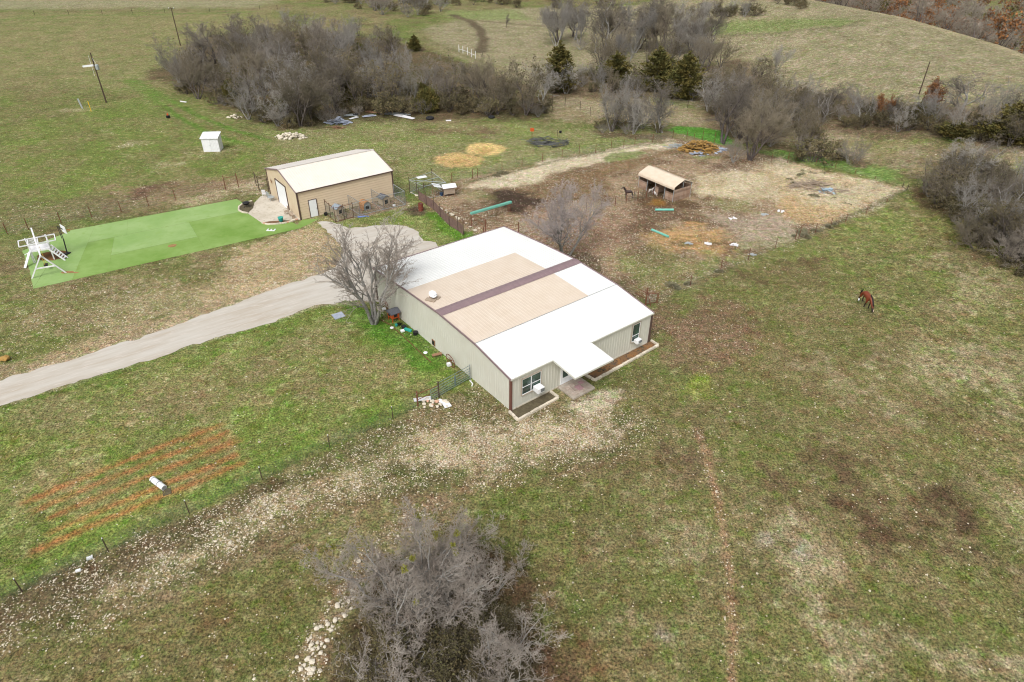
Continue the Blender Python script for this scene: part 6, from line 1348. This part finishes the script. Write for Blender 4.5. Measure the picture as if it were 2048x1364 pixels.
thicket([(1180, 150), (1300, 140), (1450, 160), (1440, 125), (1300, 118), (1190, 125)], 12, 4.5, 73, prD+prA, (6, 9), bt, 'bare tree behind the valley cedars', 'tree', 'bare trees behind the valley cedars')
thicket([(1190, 265), (1250, 270), (1330, 274), (1335, 266), (1200, 256)], 6, 2.5, 74, prS+prG, (1.6, 2.6), 'brown_shrub', 'low shrub at the feet of the pair of trees at the green field corner', 'shrub', 'low shrubs at the green field corner', (.6, .8))
thicket(PM, 24, 3.2, 5, prA+prG, (3, 6.5), bt, 'bare tree among the valley cedars', 'tree', 'bare trees among the valley cedars')
thicket(PM, 34, 2.4, 6, prS+prG, (1.5, 3), 'brown_shrub', 'brown shrub under the valley cedars', 'shrub', 'shrubs under the valley cedars', (.6, .8))
PN = [(1400, 212), (1440, 250), (1460, 280), (1520, 296), (1600, 312), (1650, 305), (1610, 250), (1500, 205), (1430, 190)]
thicket(PN, 15, 3.6, 7, prA, (5.5, 8.5), bt, 'bare tree in the grey cluster right of the green strip', 'tree', 'bare tree cluster right of the green strip')
thicket(PN, 20, 2.2, 8, prS+prG, (1.5, 3.2), 'brown_shrub', 'low shrub in the grey cluster right of the green strip', 'shrub', 'shrubs in the cluster right of the green strip', (.6, .8))
PB = [(1560, 236), (1700, 256), (1850, 272), (2048, 298), (2150, 312), (2150, 275), (2048, 262), (1900, 248), (1700, 226), (1600, 205)]
thicket(PB, 36, 3.6, 9, prA+prB[:1], (4.5, 7.5), bt, 'bare tree in the tree line below the right hillside', 'tree', 'bare trees of the right tree line')
thicket(PB, 48, 2.3, 10, prS+prG, (1.6, 3.2), 'brown_shrub', 'shrub in the tree line below the right hillside', 'shrub', 'shrubs of the right tree line', (.6, .8))
thicket([(1430, 190), (1470, 185), (1560, 200), (1600, 215), (1520, 180), (1440, 165)], 9, 3.5, 11, prA, (5, 7), bt, 'bare tree behind the grey cluster on the valley floor', 'tree', 'bare trees behind the grey cluster')
PC = [(1835, 405), (1862, 440), (1920, 490), (1985, 525), (2060, 560), (2200, 610), (2260, 420), (2048, 372), (1900, 372)]
thicket(PC, 46, 2.6, 12, prA, (3.6, 5.6), bt, 'bare grey tree inside the thicket at the right edge', 'tree', 'bare trees of the right edge thicket', (.5, .7))
thicket(PC, 46, 2.0, 13, prS+prG, (1.6, 3), 'brown_shrub', 'brown shrub inside the thicket at the right edge', 'shrub', 'shrubs of the right edge thicket', (.6, .85))
for k_, (poly, n, h, lab) in enumerate((([(470, -15), (700, 12), (700, -20)], 12, (3, 6), 'dark far bare tree at the top edge left of centre'), ([(700, 16), (790, 44), (870, 46), (900, 10), (700, -10)], 16, (5, 8), 'far bare tree in the clump above the left thicket'), ([(890, 12), (1030, 16), (1200, 18), (1240, 10), (1100, -20), (900, -20)], 22, (4, 8), 'far bare tree in the dark row along the top edge'), ([(1376, 34), (1520, 36), (1500, 22), (1390, 24)], 9, (3.5, 5.5), 'far bushy bare tree in the clump at the top right of centre'), ([(1550, 14), (1610, 20), (1600, 4), (1540, 2)], 4, (3.5, 5), 'far bare tree at the top edge near the hill crest'))):
    thicket(poly, n, 4.2, 20+k_, prA+prG[:1], h, bt, lab, 'tree', lab.replace('tree', 'trees', 1), (.5, .7))
    thicket(poly, n, 3.2, 40+k_, prS+prG[:1], (2, 3.4), 'brown_shrub', lab.replace('bare tree', 'low shrub').replace('bushy low', 'low'), 'shrub', lab.replace('bare tree', 'low shrubs').replace('bushy low', 'low'), (.7, .9))
thicket([(1940, 492), (2005, 530), (2080, 572), (2200, 600), (2150, 530), (2000, 480)], 14, 2.0, 75, prA+prS, (2.6, 4.2), bt, 'bare bushy tree at the near foot of the thicket at the right edge', 'tree', 'bushy trees at the near foot of the right edge thicket', (.5, .7))
thicket([(1195, 264), (1250, 268), (1335, 272), (1330, 254), (1200, 248)], 6, 2.6, 76, prA, (5.5, 7.5), bt, 'bare tree beside the pair at the green field corner', 'tree', 'bare trees beside the pair at the green field corner')
# --- the wood beyond the hill crest reads as one mass
lowp = [bare_proto(500+i, 8, None, None, trunk_lv=0, stems=3, spread=.5, r0=.14, levels=3, nodes=(5, 4, 3, 2), kids=(1.6, 1.8, 1.6), minr=.028) for i in range(3)]
rngW = np.random.default_rng(3); VV = []; FF = []; MI = []; nv = 0; sg_ = []
pts_ = []
for _ in range(9000):
    if len(pts_) >= 430: break
    x, y = rngW.uniform(60, 330), rngW.uniform(100, 380)
    s_ = float(crest_s(x, y)); 
    if not (5 < s_ < 105): continue
    if math.atan2(x, y) > .95: continue
    if any((x-a)**2+(y-b)**2 < 9 for a, b in pts_): continue
    pts_.append((x, y))
for x, y in pts_:
    pr = lowp[rngW.integers(3)]; sc = rngW.uniform(.75, 1.15); a = rngW.uniform(0, 6.28); R3 = np.array([[math.cos(a), -math.sin(a), 0], [math.sin(a), math.cos(a), 0], [0, 0, 1]]); z0 = GZ(x, y)
    for part, mi in ((pr['t'], 0), (pr['c'], 1)):
        VV.append((part[0]*sc)@R3.T+np.array([x, y, z0])); FF.append(part[1]+nv); nv += len(part[0]); MI.append(np.full(len(part[1]), mi))
    if rngW.random() < .42:
        n = 700; cc = part[0][rngW.choice(len(part[0]), n)]*sc; lf = leaf_quads(cc@R3.T+np.array([x, y, z0])+rngW.normal(0, .2, (n, 3)), rngW.normal(0, 1, (n, 3)), rngW.uniform(.15, .4, n), rngW, .7)
        VV.append(lf[0]); FF.append(lf[1]+nv); nv += len(lf[0]); MI.append(np.full(n, 2 if rngW.random() < .75 else 3))
wme = fastmesh('woodland', np.concatenate(VV), np.concatenate(FF), np.concatenate(MI))
for m_ in (M['bark_dark'], M['twig'], M['russet'], M['cedar']): wme.materials.append(m_)
wob = link('woodland', wme, None); tag(wob, 'wooded slope of bare and russet trees beyond the tan hill crest', 'woodland', kind='stuff')
# --- the foreground tree clump
FT = bare_proto(779, 8.6, M['twig_near'], M['bark_grey'], trunk_lv=1, rings=True, stems=12, spread=.95, r0=.12, levels=4, nodes=(9, 7, 6, 4, 3), kids=(.9, .95, 1.1, 1.0), minr=.0080, ang=(22, 58), up=.02, ratio=.54, jit=.24)
make_meshes(FT, 'front')
fb_ = Vector((-5.5, 21.3, 0)); ft = place(FT, bt, 'left half of the big bare foreground crown, a spreading tree with mistletoe clumps', 'tree', fb_, 9.0, .4, 5.3)
ft2 = place(FT, bt, 'right half of the big bare foreground crown, leaning towards the open pasture', 'tree', (-2.9, 21.5, 0), 8.7, 2.9, 4.9)
rngM = np.random.default_rng(9); tips = FT['c'][0]; hi_ = tips[(tips[:, 2] > FT['H']*.55)]
for i in range(12):
    c_ = hi_[rngM.integers(len(hi_))]; n = 150; d_ = rngM.normal(0, 1, (n, 3)); d_ /= np.linalg.norm(d_, axis=1, keepdims=True); r_ = rngM.uniform(.13, .22)*rngM.uniform(.2, 1.15, n)
    V_, F_ = leaf_quads(c_+d_*r_[:, None], d_, rngM.uniform(.05, .10, n), rngM, .3); mm_ = fastmesh('mistletoe', V_, F_); mm_.materials.append(M['mistletoe']); link('mistletoe', mm_, None, ft if i < 7 else ft2)
FT2 = make_meshes(bare_proto(781, 5, M['twig_near'], M['bark_grey'], trunk_lv=1, stems=7, spread=1.0, r0=.08, levels=4, nodes=(7, 5, 4, 3, 2), kids=(1.1, 1.15, 1.25, 1.1), minr=.0080, ang=(25, 60), up=.05, ratio=.6), 'frontb')
place(FT2, 'bare_tree', 'smaller grey bare tree at the lower right side of the big foreground crown', 'tree', (-.4, 18.2, 0), 4.8, 1.0, 3.2)
place(FT2, 'bare_tree', 'low bare tree below the big foreground tree at the photo bottom edge', 'tree', (-5.2, 16.6, 0), 4.0, 3.0, 3.2)
FS = [make_meshes(bare_proto(790+i, 2.6, M['twig_brown'], M['bark_dark'], leaves=7000, lsz=.42, stems=14, spread=1.1, r0=.025, levels=3, nodes=(6, 5, 4, 3), kids=(1.3, 1.5, 1.6), minr=.005), 'frontshrub', M['brush_leaf']) for i in range(2)]
for i, (x, y, h, w_) in enumerate(((-6.6, 18.6, 2.8, 2.0), (-4.6, 19.2, 3.2, 2.2), (-2.6, 18.4, 3.2, 2.2), (-.9, 20.0, 2.6, 1.9), (-6.4, 21.2, 2.2, 1.7), (-3.2, 21.6, 2.6, 1.9), (-1.6, 16.6, 2.6, 2.0), (-4.4, 16.6, 2.8, 2.1), (.3, 18.6, 1.6, 1.4))):
    place(FS[i % 2], 'brown_shrub', 'dark olive brush growing under the big foreground tree', 'shrub', (x, y, 0), h, i*1.3, w_, 'brush under the big foreground tree')
# --- low clumps on the bare corral ground
def tuft_proto(seed, n, H, R_, m):
    rng = np.random.default_rng(seed); a = rng.uniform(0, 6.28, n); r_ = R_*np.sqrt(rng.random(n)); p_ = np.stack([r_*np.cos(a), r_*np.sin(a), rng.uniform(.02, H, n)*(1-(r_/R_)**2)], 1)
    V_, F_ = leaf_quads(p_, np.stack([np.cos(a), np.sin(a), rng.uniform(.5, 2, n)], 1), rng.uniform(.06, .2, n), rng, .3); me = fastmesh('weed_clump', V_, F_); me.materials.append(m); return me
M['weed'] = mat('weed', (.17, .17, .09), .9, col2=(.24, .21, .14), scale=2, island=.3)
wm_ = [tuft_proto(i, 260, .35, .6, M['weed']) for i in range(3)]
rg = random.Random(5)
for (poly, n, lab, g_) in (([(1560, 340), (1640, 345), (1760, 395), (1700, 420), (1600, 400)], 16, 'low grey-green weed clump on the pale right corral', 'weed clumps on the pale right corral'), ([(1600, 460), (1690, 442), (1640, 462), (1570, 486)], 6, 'weed clump along the pasture fence line', 'weed clumps along the pasture fence'), ([(980, 350), (1010, 342), (1000, 356)], 3, 'weed clump at the fence near the hay circles', 'weed clumps at the fence near the hay circles'), ([(1340, 570), (1440, 540), (1440, 548), (1340, 582)], 3, 'weed clump where the corral fence nears the house', 'weed clumps where the corral fence nears the house')):
    for x, y in scatter(poly, n, 1.0, 60+n):
        o = link('weed_clump', rg.choice(wm_), None); o.location = (x, y, 0); o.rotation_euler = (0, 0, rg.uniform(0, 6)); s_ = rg.uniform(.6, 1.3); o.scale = (s_*1.3, s_*.8, s_); tag(o, lab, 'weeds', g_)
# ---------------------------------------------------------------- short grass and weed tufts standing on the near ground
rngG = np.random.default_rng(12); NG = 150000
gx = rngG.uniform(-45, 45, NG); gy = 16+62*rngG.random(NG)**1.1; ok = np.abs(gx) < (gy+16)*.80
gi = np.clip(np.searchsorted(YS, gy), 0, NY-1)*NX+np.clip(np.searchsorted(XS, gx), 0, NX-1); cc_ = COL[gi]; grn = cc_[:, 1]/(cc_[:, 0]+1e-6); ok &= rngG.random(NG) < np.clip((grn-.72)*3.2, .05, 1)*sstep(.36, .55, fbm(gx, gy, 1.5, 95, 3))
for poly in ([HF.w(-.3, -1.4), HF.w(HW+.3, -1.4), HF.w(HW+.3, HD), HF.w(-.1, HD)], [GF.w(-5, -3.3), GF.w(GW, -3.3), GF.w(GW, GD), GF.w(-5, GD)], [P(*q) for q in drv], [P(*q) for q in ((141, 461), (496, 394), (604, 456), (66, 578))], [P(*q) for q in ((580, 450), (645, 430), (640, 445), (600, 465))]):
    i_ = np.nonzero(ok)[0]; q = np.array([(p_[0], p_[1]) for p_ in poly]); ok[i_[inside_sd(q, gx[i_], gy[i_]) > -.15]] = False
i_ = np.nonzero(ok)[0]; n = len(i_); print('TUFTS', n); B = 4
az = rngG.uniform(0, 6.28, (n, B)); ln_ = rngG.uniform(.05, .13, (n, B))*rngG.uniform(.5, 1.3, (n, 1)); wd = ln_*.22; x0 = gx[i_][:, None]+rngG.normal(0, .05, (n, B)); y0 = gy[i_][:, None]+rngG.normal(0, .05, (n, B))
ox, oy = np.cos(az), np.sin(az); px_, py_ = -oy*wd, ox*wd; tx, ty = x0+ox*ln_*.75, y0+oy*ln_*.75; zz = ln_*.6
V_ = np.stack([np.stack([x0-px_, y0-py_, zz*0+.004], -1), np.stack([x0+px_, y0+py_, zz*0+.004], -1), np.stack([tx+px_*.4, ty+py_*.4, zz], -1), np.stack([tx-px_*.4, ty-py_*.4, zz], -1)], 2).reshape(-1, 3)
tme = fastmesh('grass_tufts', V_, np.arange(len(V_)).reshape(-1, 4)); cl2 = cc_[i_]*rngG.uniform(.75, 1.35, (n, 1)); sel = rngG.random(n) < .35; cl2[sel] *= np.array([1.35, 1.25, 1.15]); sel = rngG.random(n) < .4; cl2[sel] *= np.array([.7, .95, .6])
ca = tme.color_attributes.new('tuft', 'FLOAT_COLOR', 'POINT'); ca.data.foreach_set('color', np.concatenate([np.repeat(np.clip(cl2, 0, .6), 4*B, 0), np.ones((n*4*B, 1))], 1).astype(np.float32).ravel())
gmt = bpy.data.materials.new('grass_tufts'); gmt.use_nodes = True; a_ = gmt.node_tree.nodes.new('ShaderNodeAttribute'); a_.attribute_name = 'tuft'; b_ = gmt.node_tree.nodes['Principled BSDF']; gmt.node_tree.links.new(a_.outputs['Color'], b_.inputs['Base Color']); b_.inputs['Roughness'].default_value = .9; b_.inputs['Specular IOR Level'].default_value = .1
tme.materials.append(gmt); tag(link('grass_tufts', tme, None), 'short grass and weed tufts growing over the near fields', 'grass', kind='stuff')
# ---------------------------------------------------------------- loose stones lying on the ground, denser in the stony bands
rngR = np.random.default_rng(2); NC = 900000
cx_ = rngR.uniform(-62, 62, NC); cy_ = 15+103*rngR.random(NC)**1.25
ix = np.clip(np.searchsorted(XS, cx_), 0, NX-1); iy = np.clip(np.searchsorted(YS, cy_), 0, NY-1)
cl_ = fbm(cx_, cy_, 1.2, 91, 3); stv = STN[iy*NX+ix]*sstep(.38, .62, cl_)*1.5
keep = rngR.random(NC) < stv*.80
# inside buildings, patio, drive and turf there are none
for poly in ([HF.w(-.1, -.1), HF.w(HW, -.1), HF.w(HW, HD), HF.w(-.1, HD)], [GF.w(0, 0), GF.w(GW, 0), GF.w(GW, GD), GF.w(0, GD)]):
    idx = np.nonzero(keep)[0]; q = np.array([(p_.x, p_.y) for p_ in poly]); keep[idx[inside_sd(q, cx_[idx], cy_[idx]) > 0]] = False
for poly in (drv, [(141, 461), (496, 394), (604, 456), (66, 578)], [(496, 400), (540, 380), (604, 440), (530, 450)]):
    idx = np.nonzero(keep)[0]; q = np.array([tuple(P(*p_))[:2] for p_ in poly]); keep[idx[inside_sd(q, cx_[idx], cy_[idx]) > -.2]] = False
idx = np.nonzero(keep)[0]; 
if len(idx) > 105000: idx = rngR.choice(idx, 105000, replace=False)
n = len(idx); print('STONES', n)
R_ = np.clip(rngR.lognormal(-3.5, .48, n), .014, .15); base = np.array([(1, 0, 0), (.3, .95, 0), (-.8, .6, 0), (-.8, -.6, 0), (.3, -.95, 0), (.1, .1, .75)])
rot = rngR.uniform(0, 6.28, n); vs = base[None]*rngR.uniform(.7, 1.3, (n, 6, 1))*R_[:, None, None]; asp = rngR.uniform(.55, 1, n)[:, None]
vx = vs[:, :, 0]; vy = vs[:, :, 1]*asp; X_ = vx*np.cos(rot)[:, None]-vy*np.sin(rot)[:, None]+cx_[idx][:, None]; Y_ = vx*np.sin(rot)[:, None]+vy*np.cos(rot)[:, None]+cy_[idx][:, None]
Z_ = vs[:, :, 2]+terrain(cx_[idx], cy_[idx])[:, None]+.004
F_ = (np.arange(n)*6)[:, None, None]+np.array([[0, 1, 5], [1, 2, 5], [2, 3, 5], [3, 4, 5], [4, 0, 5]])[None]
sme = fastmesh('loose_stones', np.stack([X_, Y_, Z_], 2).reshape(-1, 3), F_.reshape(-1, 3)); sme.materials.append(mat('limestone_chips', (.48, .425, .325), .9, col2=(.57, .51, .41), scale=1, island=.30))
tag(link('loose_stones', sme, None), 'pale limestone chips scattered over the dirt and grass', 'stones', kind='stuff')
